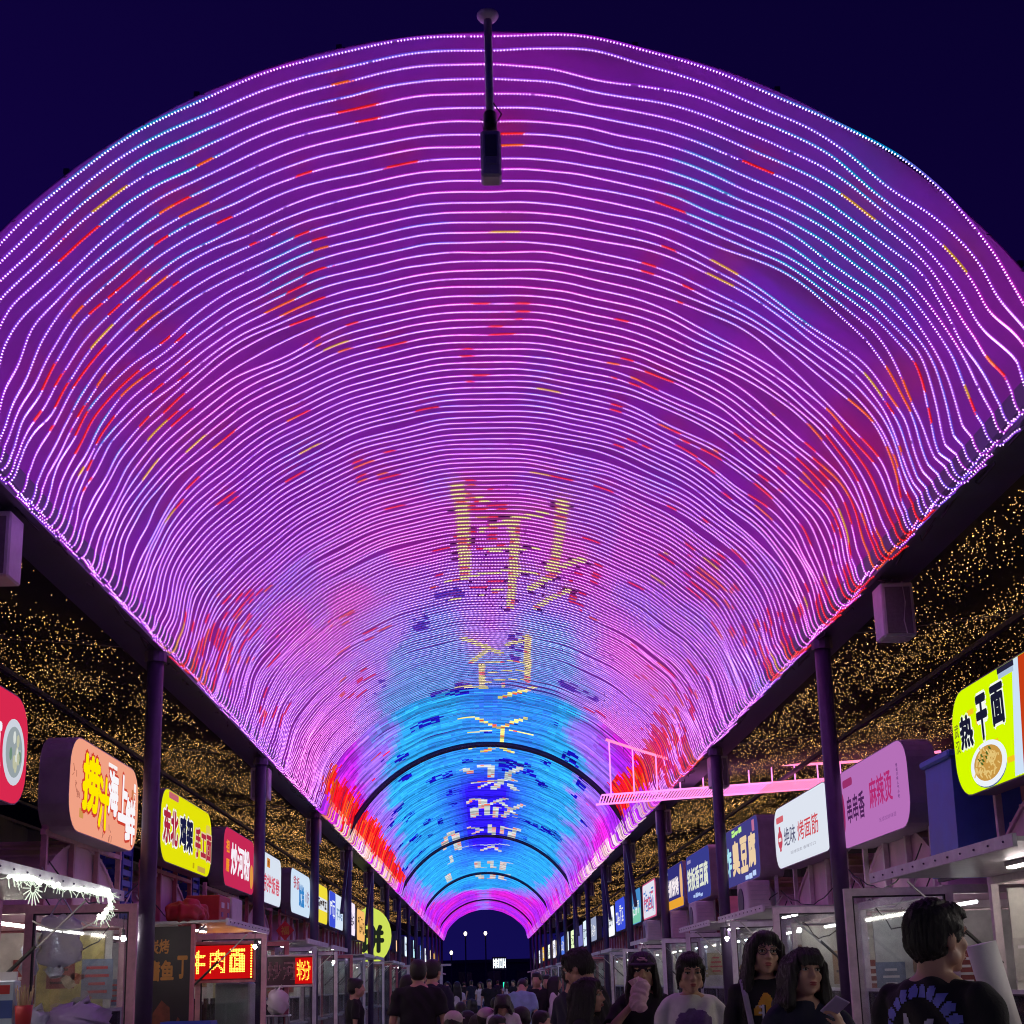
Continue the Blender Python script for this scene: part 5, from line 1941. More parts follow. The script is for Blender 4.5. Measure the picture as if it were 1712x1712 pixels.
def person(label, top_px, Y, rz, shirt, pants, hair='short', sex='f', seated=False, arms=None, head=(0, 0, 0), lean=0.0, voxel=None, sleeve=.55, hair_col=None,
           group=None, dress=False, eyes=True, fat=1.0, neck=None, H=None, X=None, bare=False, cat='person'):
    """top_px: pixel of the crown of the head, Y: distance up the street, rz: heading in degrees (0 looks up the street)."""
    if X is None:
        P = at_y(top_px[0], top_px[1], Y)
        X, H = P[0], P[2]
    vis = H
    Hs = H + (.43 if seated else 0)
    k = Hs / 1.70
    if k < .86:
        k = .86
    if k > 1.12:
        k = 1.12
    drop = vis - 1.70 * k if seated else 0.0
    t = thing('person', label, cat, (X, Y, 0), math.radians(rz), group)
    vx = voxel or (.008 if Y < 11 else (.013 if Y < 19 else .020))
    male = sex == 'm'
    shw = (.185 if male else .158) * fat
    dz = drop / k                                        # seated bodies sink
    S = Matrix.Diagonal((k, k, k, 1))
    Lz = lambda z: z + dz
    lean_m = Matrix.Translation((0, 0, .95 + dz)) @ Matrix.Rotation(-lean, 4, 'X') @ Matrix.Translation((0, 0, -.95 - dz))
    up_m = S @ lean_m
    Hc = Vector((0, .025, 1.588 + dz))
    head_m = up_m @ Matrix.Translation((0, .012, 1.50 + dz)) @ Matrix.Rotation(math.radians(head[0]), 4, 'Z') @ Matrix.Rotation(math.radians(-head[1]), 4, 'X') @ Matrix.Rotation(math.radians(head[2]), 4, 'Y') @ Matrix.Translation((0, .013, .088))
    hk = 1.0 if male else .965
    B = Blob()

    def torso(bl, g=0.0, z0=.80):
        w_ = 1.0 if male else .93
        bl.loft([(Lz(z), (rx * w_ + g) * fat, ry * fat + g, cy) for z, rx, ry, cy in ((.80, .150, .098, 0), (.92, .165, .112, -.005), (1.05, .140 if male else .122, .098, 0), (1.20, .155 if male else .135, .105, .004),
                 (1.31, .172 if male else .152, .105, .004), (1.385, .172 if male else .150, .088, -.004), (1.43, .118, .070, -.008), (1.462, .066, .056, -.004)) if z >= z0])

    B.xf(up_m, lambda b: torso(b))
    B.xf(up_m, lambda b: b.limb([(0, -.012, Lz(1.42)), (0, .004, Lz(1.53))], [.060 if male else .050, .054 if male else .046], 12))

    def headshape(b):
        b.ball((0, -.012, .012), (.076 * hk, .094 * hk, .102 * hk), 20, 14)
        b.ball((0, .020, -.042), (.062 * hk, .070 * hk, .074 * hk), 18, 12)
        b.ball((0, .040, -.088), (.036, .040, .028), 14, 9)
        b.ball((0, .066, -.100), (.019, .018, .016), 10, 7)
        for q in (-1, 1):
            b.ball((.034 * q, .056, -.028), (.028, .026, .026), 12, 8)
            b.ball((.030 * q, .074, .024), (.026, .012, .010), 10, 7)
            b.ball((.056 * q, .010, -.070), (.018, .030, .028), 10, 7)
            b.ball((.077 * hk * q, -.012, -.016), (.009, .022, .032), 10, 7)
            b.ball((.012 * q, .094, -.030), (.009, .010, .008), 8, 6)
        b.limb([(0, .084, .014), (0, .094, -.008), (0, .104, -.028)], [.008, .009, .0115], 8)
        b.ball((0, .088, -.060), (.022, .012, .0075), 12, 7)
        b.ball((0, .086, -.071), (.019, .012, .0075), 12, 7)
    B.xf(head_m, headshape)
    arms = arms or {}
    sleeves = []
    for q, nm in ((-1, 'l'), (1, 'r')):
        sh = Vector((shw * q, -.008, Lz(1.368)))
        a = arms.get(nm)
        if a is None:
            el, wr = Vector((q * (shw + .055), -.02, Lz(1.105))), Vector((q * (shw + .065), .055, Lz(.868)))
            if seated:
                el, wr = Vector((q * (shw + .05), .03, Lz(1.11))), Vector((q * (shw - .02), .24, Lz(1.00)))
            hand = dict(fwd=(wr - el), up=(q, 0, 0), curl=.35)
            inv = None
        else:
            wr = Vector(a['wrist'])
            wr.z += dz
            el, wr = elbow_of(sh, wr, q, .285, .25, a.get('pole', (q * .5, -.2, -1)))
            hand = a
        pts = [sh, (sh + el) / 2, el, el + (wr - el) * .35, wr]
        rad = [.050, .043, .036, .037, .024] if male else [.043, .036, .031, .031, .020]
        B.xf(up_m, lambda b: b.limb(pts, [r * fat for r in rad], 12))
        B.xf(up_m, lambda b: b.limb([(0, -.012, Lz(1.425)), (shw * .55 * q, -.012, Lz(1.402)), (shw * .95 * q, -.009, Lz(1.372))], [.045, .044, .043], 10))
        B.xf(up_m, lambda b: add_hand(b, wr, hand.get('fwd', wr - el), hand.get('up', (q, 0, 0)), hand.get('thumb', q), hand.get('curl', .4), k=.95 if male else .86))
        sleeves.append((sh, el, wr, q))
    legs = []
    for q in (-1, 1):
        if seated:
            hz_ = Lz(.90)
            pts = [Vector((.09 * q, .0, hz_)), Vector((.13 * q, .42, max(hz_ - .02, .40))), Vector((.12 * q, .40, .09 / k))]
        else:
            pts = [Vector((.085 * q, 0, .90)), Vector((.092 * q, .012, .49)), Vector((.092 * q, -.018, .085))]
        B.xf(S, lambda b: b.limb(pts, [.088 * fat, .056, .040], 12))
        an = pts[-1]
        B.xf(S, lambda b: b.ball((an[0], an[1] + .06, an[2] - .045), (.043, .12, .040), 12, 7))
        legs.append(pts)
    body = fuse(B, vx, M_SKIN, 'body', t, 2)

    # clothes
    fold = lambda co: .0045 * np.sin(co[:, 2] * 34 + 3.1 * np.sin(co[:, 0] * 15 + co[:, 1] * 9)) + .004 * np.sin(co[:, 0] * 47 + co[:, 2] * 19 + 2 * np.sin(co[:, 2] * 13)) - .001
    C = Blob()
    g = .016

    def top(b):
        w_ = 1.0 if male else .93
        rings = [(.78, .170, .118, 0), (.92, .176, .122, -.004), (1.05, .158 if male else .142, .112, 0), (1.20, .165 if male else .146, .114, .004), (1.31, .180 if male else .160, .114, .004),
                 (1.385, .178 if male else .156, .096, -.004), (1.432, .122, .076, -.010), (1.452 if not bare else 1.44, .078, .064, -.008)]
        if dress:
            rings = [(.25, .30, .27, 0), (.55, .25, .22, 0)] + rings
        if seated:
            rings = [r for r in rings if r[0] > .80]
        b.loft([(Lz(z) if not (dress and z < .7) else z, (rx * w_ + .006) * fat, (ry + .004) * fat, cy) for z, rx, ry, cy in rings])
    C.xf(up_m, top)
    for sh, el, wr, q in sleeves:
        if sleeve <= 0:
            continue
        f = min(sleeve, 1.0)
        e1 = sh + (el - sh) * f
        pts = [sh + Vector((-.004 * q, 0, .002)), (sh + e1) / 2, e1]
        C.xf(up_m, lambda b: b.limb([(.03 * q, -.014, Lz(1.418)), (shw * .55 * q, -.012, Lz(1.405)), (shw * .95 * q, -.009, Lz(1.375))], [.050, .053, .053], 10))
        rad = [(.062 if male else .054) * fat, (.063 if male else .055) * fat, (.066 if male else .058) * fat]
        if sleeve > 1:
            pts += [el + (wr - el) * (sleeve - 1)]
            rad = [rad[0], rad[1], .050, .038]
        C.xf(up_m, lambda b: b.limb(pts[:-1], rad[:-1], 12))
        C.xf(up_m, lambda b: b.tube(pts[-2:], rad[-2:], 12))
    so = fuse(C, max(vx, .009), shirt, 'dress' if dress else 'shirt', t, 6 if Y < 11 else 3, fold)
    Pm = Blob()
    for pts in legs:
        hi = .13 if seated else .93
        Pm.xf(S, lambda b: b.limb([p for p in pts[:2]], [.104 * fat, .076], 12))
        Pm.xf(S, lambda b: b.tube([pts[1], pts[2] + Vector((0, 0, .02))], [.076, .066], 12))
    Pm.xf(S, lambda b: b.ball((0, -.005, (.90 + dz) if seated else .92), (.172 * fat, .122 * fat, .11), 14, 9))
    fuse(Pm, max(vx, .013), pants, 'trousers', t, 2, fold)
    for pts in legs:
        an = pts[-1]
        q = MB()
        q.ball((an[0] * k, (an[1] + .06) * k, (an[2] - .04) * k), (.050 * k, .135 * k, .046 * k), 12, 7)
        q.build('shoe', M_BLACK if male else M_WHITE_CARD, t, True)

    # face
    if eyes and Y < 13:
        for q in (-1, 1):
            e_ = Blob()
            e_.xf(head_m, lambda b: b.ball((.031 * q, .0715, .003), (.0135, .011, .0065), 10, 7))
            e_.build('eye', M_EYEW, t, True)
            e_ = Blob()
            e_.xf(head_m, lambda b: b.ball((.031 * q, .0790, .003), (.0062, .0048, .0058), 8, 6))
            e_.build('iris', M_IRIS, t, True)
            e_ = Blob()
            e_.xf(head_m, lambda b: b.tube([(.016 * q, .082, .006), (.031 * q, .0845, .0108), (.046 * q, .0775, .006)], [.0018, .0028, .0016], 6))
            e_.build('eyelid_line', M_HAIR, t, True)
            e_ = Blob()
            e_.xf(head_m, lambda b: b.tube([(.014 * q, .087, .026), (.032 * q, .0865, .031), (.049 * q, .076, .026)], [.0030, .0036, .0018], 6))
            e_.build('eyebrow', M_HAIR, t, True)
        l_ = Blob()
        l_.xf(head_m, lambda b: (b.ball((0, .0905, -.0605), (.0205, .0115, .0058), 12, 6), b.ball((0, .0895, -.0700), (.0180, .0115, .0062), 12, 6)))
        l_.build('lips', M_LIP, t, True)

    # hair
    hm = hair_col or M_HAIR
    Hh = Blob()

    def hcap(b, front=.0):
        b.ball((0, -.022, .026), (.086 * hk, .104 * hk, .100 * hk), 22, 14)
        b.ball((0, -.045, -.010), (.082 * hk, .078 * hk, .085 * hk), 20, 12)
        for q in (-1, 1):
            b.ball((.066 * hk * q, -.012, .018), (.022, .050, .040), 12, 8)

    def hshort(b):
        hcap(b)
        b.ball((0, .012, .080), (.070, .064, .036), 16, 9)
        b.ball((0, -.050, -.050), (.062, .055, .045), 14, 9)
        for j in range(9):
            x = -.052 + .013 * j
            b.limb([(x, .024, .096), (x * 1.03, .052, .080), (x * 1.04 + .003, .066, .064)], [.015, .012, .008], 8)
        for q in (-1, 1):
            b.limb([(.072 * q, .018, .030), (.074 * q, .016, -.010)], [.016, .009], 8)

    def hlong(b, L=.42, front=True, vol=1.0):
        hcap(b)
        b.ball((0, .004, .078), (.070, .078, .040), 16, 9)
        for q in (-1, 1):
            for j in range(5):
                y = .050 - .030 * j
                x0 = .060 + .012 * math.sin(j)
                b.limb([(.040 * q, y * .9, .086), (.078 * q * vol, y, .030), (.088 * q * vol, y - .012, -.060), (.098 * q * vol, y - .028, -.16), (.104 * q * vol, y - .045 + .02 * (j == 0), -L * .75), (.095 * q, y - .05, -L)],
                       [.020, .022, .025, .030, .030, .010], 9)
        for j in range(6):
            x = -.07 + .028 * j
            b.limb([(x * .8, -.09, .06), (x, -.118, -.02), (x * 1.1, -.115, -.16), (x * 1.1, -.105, -L)], [.028, .032, .034, .012], 9)

    def hbob(b):
        hlong(b, .20, vol=.98)
        for j in range(8):
            x = -.050 + .0143 * j
            b.limb([(x * .8, .040, .100), (x, .082, .066), (x * 1.06, .091, .028 - .012 * (abs(x) > .03))], [.018, .014, .006], 8)

    style = {'short': hshort, 'long': hlong, 'bob': hbob}
    if hair in style:
        Hh.xf(head_m, style[hair])
    elif hair == 'tied':
        Hh.xf(head_m, lambda b: (hcap(b), b.ball((0, .020, .070), (.070, .066, .040), 16, 9), b.ball((0, -.105, -.030), (.034, .030, .050), 10, 7), [b.limb([(.070 * q, .030, .03), (.078 * q, .010, -.04), (.072 * q, -.02, -.10)], [.016, .014, .008], 8) for q in (-1, 1)]))
    elif hair == 'bun':
        Hh.xf(head_m, lambda b: (hcap(b), b.ball((0, .020, .070), (.070, .066, .038), 16, 9), b.ball((0, -.075, .085), (.045, .045, .042), 14, 9)))
    elif hair == 'cap':
        Hh.xf(head_m, lambda b: hlong(b, .34, vol=.95))
    streaks = lambda co: .0035 * np.sin(np.arctan2(co[:, 0] - co[:, 0].mean(), co[:, 1] - co[:, 1].mean()) * 46 + 3 * np.sin(co[:, 2] * 14)) + .002 * np.sin(co[:, 0] * 260 + co[:, 2] * 30)
    fuse(Hh, max(vx * .9, .007), hm, 'hair', t, 2, streaks if Y < 13 else None)
    if Y < 11 and hair != 'none':
        r = random.Random(int(Y * 100))
        w = Blob()
        L = {'long': .42, 'cap': .34, 'bob': .21}.get(hair, .07)

        def wisps(b):
            for _ in range(130):
                a = r.uniform(0, 6.2832)
                if L < .1:
                    p0 = Vector((.080 * math.cos(a), -.022 + .098 * math.sin(a), r.uniform(.0, .10)))
                    p0 *= 1.0
                    d = Vector((p0[0], p0[1] + .02, p0[2])).normalized()
                    if p0[1] > .05 and p0[2] < .05:
                        continue
                    b.tube([p0, p0 + d * .006 + Vector((0, 0, -.006)), p0 + d * .008 + Vector((r.uniform(-.01, .01), 0, -.020))], [.0010, .0008, .0004], 4)
                else:
                    if math.sin(a) > .25:
                        continue
                    c_, s_ = math.cos(a), math.sin(a)
                    x, y = .100 * c_, -.035 + .100 * s_
                    e = r.uniform(.6, 1.08) * L
                    j = lambda q: r.uniform(-q, q)
                    b.tube([(x * .5, y * .6, .105), (x * .93, y, .045), (x * 1.06 + j(.006), y + j(.006), -.08), (x * 1.16 + j(.012), y - .01 + j(.012), -e * .6), (x * 1.20 + j(.022), y - .012 + j(.022), -e)], [.0016, .0016, .0018, .0016, .0005], 4)
        w.xf(head_m, wisps)
        w.build('hair_strands', hm, t, True)
    return t, so, head_m, up_m, k


def decal(so, t, up_m, shapes, back=False, zc=1.24, d=.004):
    """Print on a shirt: cells of a fine grid inside the shape, laid on the cloth. shapes: (name, material, fn(x,z) -> bool, box)."""
    me = so.data
    bv = BVHTree.FromPolygons([v.co[:] for v in me.vertices], [p.vertices[:] for p in me.polygons])
    sgn = -1 if back else 1
    for nm, m, fn, (x0, x1, z0, z1) in shapes:
        st = .006
        nx, nz_ = int((x1 - x0) / st) + 1, int((z1 - z0) / st) + 1
        idx, V, Fs = {}, [], []

        def vert(i, j):
            if (i, j) not in idx:
                p = up_m @ Vector(((x0 + i * st), sgn * .6, zc + z0 + j * st))
                h = bv.ray_cast(p, up_m.to_3x3() @ Vector((0, -sgn, 0)))
                if h[0] is None:
                    return None
                q = h[0] + h[1] * d
                idx[i, j] = len(V)
                V.append(q[:])
            return idx[i, j]
        for i in range(nx):
            for j in range(nz_):
                if fn(x0 + (i + .5) * st, z0 + (j + .5) * st):
                    q = [vert(i, j), vert(i + 1, j), vert(i + 1, j + 1), vert(i, j + 1)]
                    if None not in q:
                        Fs.append(tuple(q))
        if Fs:
            MB().add(V, Fs).build(nm, m, so, True)


fuse(SACK[0], .02, M_RED_CARD, 'sack_body', SACK[1], 3, lambda co: .012 * np.sin(co[:, 1] * 31 + 4 * np.sin(co[:, 0] * 22)) + .008 * np.sin(co[:, 2] * 60 + co[:, 1] * 17))
C_BLACK, C_NAVY = cloth('black', (.012, .012, .016)), cloth('navy', (.018, .020, .045))
C_WHITE, C_BLUE = cloth('white', (.72, .70, .70)), cloth('light_blue', (.30, .48, .66))
C_GREY, C_JEAN = cloth('grey', (.16, .16, .18)), cloth('denim', (.05, .07, .14))
C_MAROON, C_CREAM = cloth('maroon', (.12, .02, .03)), cloth('cream', (.60, .54, .46))

# 1 man in black, seen from behind at the noodle stall
t, so, hm_, um, k = person('man in a black T-shirt with a blue and white back print, looking at the stall', (1553, 1508), 4.7, -62, C_BLACK, C_BLACK, 'short', 'm', fat=1.06, head=(-8, 2, 0), sleeve=.75)
M_PB, M_PW = mat('print_periwinkle', (.20, .22, .80), .7, 0, .15, 30), mat('print_white', (.66, .64, .80), .7, 0, .1, 30)


def arcband(x, z):
    r, a = math.hypot(x - .02, z + .10), math.atan2(z + .10, x - .02)
    return .115 < r < .155 + .006 * math.sin(a * 22) and -.1 < a < 3.0 and math.sin(a * 22) > -.80


decal(so, t, um, [('back_print', M_PB, arcband, (-.16, .2, -.14, .08)),
                  ('back_print', M_PW, lambda x, z: (abs(x + .012 + (z + .12) * .30) < .024 - abs(z + .14) * .14 and -.25 < z < -.03) or (abs(x - .052 - (z + .12) * .20) < .022 - abs(z + .15) * .13 and -.25 < z < -.05), (-.14, .14, -.26, 0)),
                  ('back_print', M_PB, lambda x, z: math.hypot(x - .155, z + .115) < .032 or math.hypot(x - .185, z + .10) < .026 or math.hypot(x - .16, z + .155) < .020, (.10, .23, -.19, -.05))], back=True, zc=1.375)

# 2 woman with the phone
t, so, hm_, um, k = person('woman in a navy top with a fringe speaking into a phone held to her mouth', (1339, 1587), 6.6, 186, C_NAVY, C_BLACK, 'bob', 'f', head=(6, -6, -4), sleeve=.95,
                           arms={'l': dict(wrist=(-.105, .215, 1.330), pole=(-.8, .1, -1), fwd=(.45, .10, .9), up=(-.55, .55, .35), curl=.55, thumb=-1)})
b = MB().lathe([(.030, 0), (.030, .022)], n=14)
bb = b.build('wristwatch', M_BLACK, t, True)
bb.location = um @ Vector((-.118, .205, 1.305))
bb.rotation_euler = (.3, .5, 0)
pw = t.matrix_basis @ (um @ Vector((-.055, .262, 1.425)))
ph = thing('mobile_phone', 'lilac mobile phone held at the mouth of the woman in navy', 'phone', pw, math.radians(186))
bx = MB().box((0, 0, 0), (.072, .009, .150), bevel=.003).build('case', mat('lilac_case', (.45, .38, .62), .35, 0, .05, 9, 0), ph)
bx.rotation_euler = (math.radians(-58), math.radians(-28), 0)
sc_ = MB().box((0, -.006, 0), (.066, .002, .140)).build('screen', mat('dark_screen', (.01, .01, .015), .05, 0, .02, 9, 0), bx)

# 3 woman with glasses
t, so, hm_, um, k = person('tall woman in black with glasses and long loose hair touching her cheek', (1274, 1558), 7.8, 176, C_BLACK, C_BLACK, 'long', 'f', head=(4, -2, -3), sleeve=1.0,
                           arms={'l': dict(wrist=(-.150, .135, 1.455), pole=(-.6, .1, -1), fwd=(.30, -.10, 1.0), up=(-.2, .9, .1), curl=1.15, thumb=-1)})
g = Blob()


def specs(b):
    for q in (-1, 1):
        ring = [(.033 * q + .025 * math.cos(a), .101 - .06 * abs(.033 * q + .025 * math.cos(a)) ** 1.3, .002 + .019 * math.sin(a)) for a in np.linspace(0, 6.2832, 17)]
        b.tube(ring, .0022, 5)
        b.tube([(.057 * q, .096, .008), (.080 * q, .05, .008), (.082 * q, -.02, .0)], .002, 5)
    b.tube([(-.009, .103, .004), (.009, .103, .004)], .002, 5)


g.xf(hm_, specs)
g.build('glasses', mat('dark_frame', (.02, .012, .012), .3, 0, .1, 9, 0), t)
M_OR = mat('print_orange', (.70, .36, .03), .7, 0, .15, 30)


def flame(x, z):
    return -.10 < x < .085 and -.15 + .35 * max(0, -x - .02) < z < -.035 + .045 * math.sin(x * 42 + 1) + .10 * x and not (abs(x - .035) < .010 and z < -.05) and z > -.105 - .9 * abs(x - .0) * (x < 0)


decal(so, t, um, [('chest_print', M_OR, flame, (-.11, .11, -.2, .03)), ('chest_print', M_PW, lambda x, z: (abs(x - .035) < .007 and -.16 < z < -.05) or (.035 < x < .07 and abs(z + .058) < .006) or (.035 < x < .06 and abs(z + .09) < .005), (0, .1, -.18, -.03))], zc=1.365)
b = Blob()
b.xf(um, lambda q: q.tube([(.115, -.09, 1.38), (.125, .0, 1.438), (.122, .095, 1.36), (.105, .128, 1.22), (.10, .132, 1.0)], .016, 6))
b.build('bag_strap', mat('grey_lilac_strap', (.32, .28, .42), .7, 0, .1, 9), t)
b = Blob()
b.xf(um, lambda q: q.lathe([(.026, -.006), (.029, 0), (.026, .006)], (-.175, .118, 1.405), 14))
b.build('bracelet', mat('pink_beads', (.75, .40, .48), .4, 0, .1, 30), t)

# 4 girl in the white ringer tee
t, so, hm_, um, k = person('girl in a white T-shirt with dark neckband and a violet cloud print', (1151, 1593), 8.3, 181, C_WHITE, C_BLACK, 'tied', 'f', head=(0, 8, 0), sleeve=.62)
M_PV = mat('print_violet', (.16, .08, .26), .7, 0, .3, 40)
decal(so, t, um, [('cloud_print', M_PV, lambda x, z: any(math.hypot(x - cx, z - cz) < r for cx, cz, r in ((-.07, -.09, .035), (-.035, -.065, .042), (.015, -.058, .045), (.06, -.075, .040), (.085, -.095, .028), (.0, -.105, .055), (.045, -.11, .045), (-.045, -.115, .04))), (-.12, .13, -.17, .0))], zc=1.385)
b = Blob()
b.xf(um, lambda q: q.tube([(.079 * math.cos(a), -.008 + .068 * math.sin(a), 1.446 - .018 * max(0, math.sin(a))) for a in np.linspace(0, 6.2832, 25)], .0085, 6))
b.build('neckband', C_MAROON, so, True)
b = Blob()
b.xf(um, lambda q: q.tube([(.065 * math.cos(a), .0 + .078 * max(-.6, math.sin(a)), 1.455 - .060 * max(0, math.sin(a))) for a in np.linspace(0, 6.2832, 25)], .0016, 4))
b.build('necklace', M_GALV, t)

# 5 woman in the cap, drinking from a pink paper bag
t, so, hm_, um, k = person('woman in a dark cap and black top raising a pink paper bag to her mouth', (1073, 1594), 9.0, 172, C_BLACK, C_BLACK, 'cap', 'f', head=(2, 4, 0), sleeve=.7,
                           arms={'r': dict(wrist=(.075, .215, 1.375), pole=(.9, .0, -1), fwd=(-.25, .05, 1), up=(.6, .6, 0), curl=.7, thumb=1)})
c = Blob()
c.xf(hm_, lambda b: (b.ball((0, -.014, .045), (.094, .108, .082), 22, 12), b.loft([(.042, .080, .060, .105), (.050, .082, .062, .105), (.056, .078, .058, .100)], 22)))
co = fuse(c, .006, mat('plum_cap', (.05, .025, .07), .8, 0, .15, 20), 'cap', t, 2)
c = Blob()
c.xf(hm_, lambda b: (b.tube([(-.03, .094, .070), (-.01, .098, .080), (.015, .098, .074), (.034, .092, .082)], .0065, 6), b.tube([(-.02, .094, .086), (.02, .094, .092)], .004, 6)))
c.build('cap_emblem', mat('pink_thread', (.60, .30, .42), .7, 0, .1, 20), co, True)
pb = t.matrix_basis @ (um @ Vector((.02, .245, 1.425)))
bg = thing('paper_bag', 'crumpled pink paper bag raised by the woman in the cap', 'paper bag', pb)
V = Blob()
for q in range(16):
    a = q * 2.4
    V.ball((.020 * math.cos(a) + .03 * (q / 16 - .5), .014 * math.sin(a), -.06 + .15 * q / 16), (.044, .034, .040), 10, 7)
fuse(V, .008, mat('pink_paper', (.80, .50, .62), .7, 0, .15, 20, .4), 'paper', bg, 1, lambda co: .004 * np.sin(co[:, 0] * 70 + 5 * np.sin(co[:, 2] * 40 + co[:, 1] * 30)))
MB().tube([(-.02, 0, .08), (-.035, .0, .115)], [.03, .04], 10).build('open_mouth', mat('pink_paper', (.80, .50, .62)), bg)

# 6-8 group by the aisle
person('man in a black hooded top bending his head in profile', (993, 1583), 9.5, 62, C_BLACK, C_BLACK, 'short', 'm', head=(0, 20, 0), lean=.12, sleeve=1.7)
person('dark-haired man whispering to the man in the hooded top', (958, 1600), 10.3, -62, C_NAVY, C_BLACK, 'short', 'm', head=(0, 6, 0), sleeve=.6)
person('long-haired girl in black in profile before the hooded man', (978, 1636), 8.8, -112, C_BLACK, C_BLACK, 'long', 'f', head=(4, 2, 0), sleeve=.7)
# 9 vendor or customer at the frame edge, holding the paper roll
rl = at_y(1694, 1690, 5.6)
px_, py_ = rl[0] + .36, 5.72
th_ = math.radians(100)
loc_w = Vector((rl[0] - px_, rl[1] - py_, 0))
lw = Matrix.Rotation(-th_, 3, 'Z') @ loc_w
person('customer at the noodle counter reaching for the paper roll', None, py_, 100, C_MAROON, C_BLACK, 'short', 'm', X=px_, H=1.70, sleeve=.7,
       arms={'r': dict(wrist=(lw[0] + .02, lw[1] - .07, 1.30), fwd=(-.1, 1, .35), up=(.3, .1, 1), curl=.6, thumb=-1)})
rt = at_y(1676, 1640, 5.6)
t = thing('paper_roll', 'upright white paper towel roll at the noodle counter', 'paper roll', (rt[0], 5.6, rt[2] - .20))
r_ = MB().lathe([(.020, 0), (.062, 0), (.062, .36), (.020, .36)], n=28).build('paper', mat('roll_white', (.80, .79, .78), .85, 0, .04, 40, .1), t, True)
r_.rotation_euler = (0, math.radians(-12), 0)
MB().lathe([(.05, -.012), (.05, 0)], n=16).build('holder', M_GALV, t)
MB().bar((0, 0, -(rt[2] - .20)), (0, 0, -.012), .03).build('holder_post', M_GALV, t)
bp = at_y(1655, 1712, 5.7)
t = thing('tissue_carton', 'violet and blue tissue carton beside the paper roll', 'carton', (bp[0], 5.75, 1.22))
MB().box((0, 0, .09), (.11, .11, .24), bevel=.005).build('box', mat('violet_card', (.16, .10, .50), .4, 0, .3, 9), t)
MB().box((0, -.057, .10), (.07, .003, .10)).build('printed_panel', mat('pale_blue_card', (.55, .66, .80)), t)
MB().ball((0, 0, .235), (.04, .03, .05), 10, 7).build('tissue', M_CUPW, t, True)
t = thing('carton_stand', 'slim stand carrying the tissue carton', 'stand', (bp[0], 5.75, 0))
MB().box((0, 0, 1.195), (.20, .20, .02)).build('top', M_GALV, t)
MB().bar((0, 0, 0), (0, 0, 1.185), .04).build('leg', M_GALV, t)

# people further in
person('woman with a hair bun in a black top in profile by the glazed stalls', (593, 1636), 16.5, -78, C_BLACK, C_BLACK, 'bun', 'f', sleeve=.6)
person('broad man in a black T-shirt seen from behind in the aisle', (699, 1605), 14.3, -4, C_BLACK, C_JEAN, 'short', 'm', fat=1.08, sleeve=.75)
person('man in dark blue standing just behind the broad man in black', (722, 1605), 15.4, -30, C_NAVY, C_JEAN, 'short', 'm', sleeve=.75)
person('woman in pale grey half hidden by the broad man in black', (681, 1630), 15.9, -60, C_GREY, C_JEAN, 'tied', 'f', sleeve=.6)
person('man in a light blue shirt leaning forward, seen from behind', (868, 1628), 20.5, -12, C_BLUE, C_JEAN, 'short', 'm', head=(0, 45, 0), lean=.30, sleeve=.8)
person('young man in black standing beside the light blue shirt', (897, 1626), 22.0, 168, C_BLACK, C_BLACK, 'short', 'm', sleeve=.7)
person('short-haired man in black behind the woman in white', (915, 1630), 23.2, 160, C_BLACK, C_BLACK, 'short', 'm', sleeve=.7)
person('woman in a long white dress with long dark hair', (926, 1632), 22.0, -100, C_WHITE, C_WHITE, 'long', 'f', dress=True, sleeve=1.4)
person('woman in a white top bowing her head before the seated crowd', (842, 1655), 15.0, 175, C_WHITE, C_JEAN, 'long', 'f', head=(0, 38, 0), lean=.28, sleeve=.6)

M_STOOL = mat('red_plastic_stool', (.45, .04, .04), .45, 0, .15, 8)
seat_px = [(752, 1672, 'striped'), (770, 1676, 'dark'), (789, 1670, 'dark'), (812, 1684, 'dark'), (828, 1668, 'grey'), (801, 1694, 'dark'), (858, 1678, 'dark'), (757, 1692, 'cap'), (783, 1690, 'dark'), (830, 1698, 'dark'), (742, 1684, 'dark'),
           (812, 1700, 'cap'), (846, 1690, 'dark'), (872, 1684, 'dark'), (884, 1676, 'grey'), (903, 1690, 'dark'), (736, 1672, 'grey'), (944, 1682, 'dark')]
words = {'striped': 'blue and white striped shirt', 'dark': 'dark shirt', 'grey': 'grey shirt', 'cap': 'dark shirt and white cap'}
M_STRIPE = None


def stripe_mat():
    m, n, l, out = _new('striped_cloth')
    p = n.new('ShaderNodeBsdfPrincipled')
    tc = n.new('ShaderNodeTexCoord')
    wv = n.new('ShaderNodeTexWave')
    wv.bands_direction = 'Z'
    wv.inputs['Scale'].default_value = 9
    rp = n.new('ShaderNodeValToRGB')
    rp.color_ramp.interpolation = 'CONSTANT'
    rp.color_ramp.elements[0].color = (.65, .68, .75, 1)
    rp.color_ramp.elements[1].position = .5
    rp.color_ramp.elements[1].color = (.04, .07, .35, 1)
    l.new(tc.outputs['Object'], wv.inputs[0])
    l.new(wv.outputs[0], rp.inputs[0])
    l.new(rp.outputs[0], p.inputs['Base Color'])
    p.inputs['Roughness'].default_value = .85
    l.new(p.outputs[0], out.inputs[0])
    return m


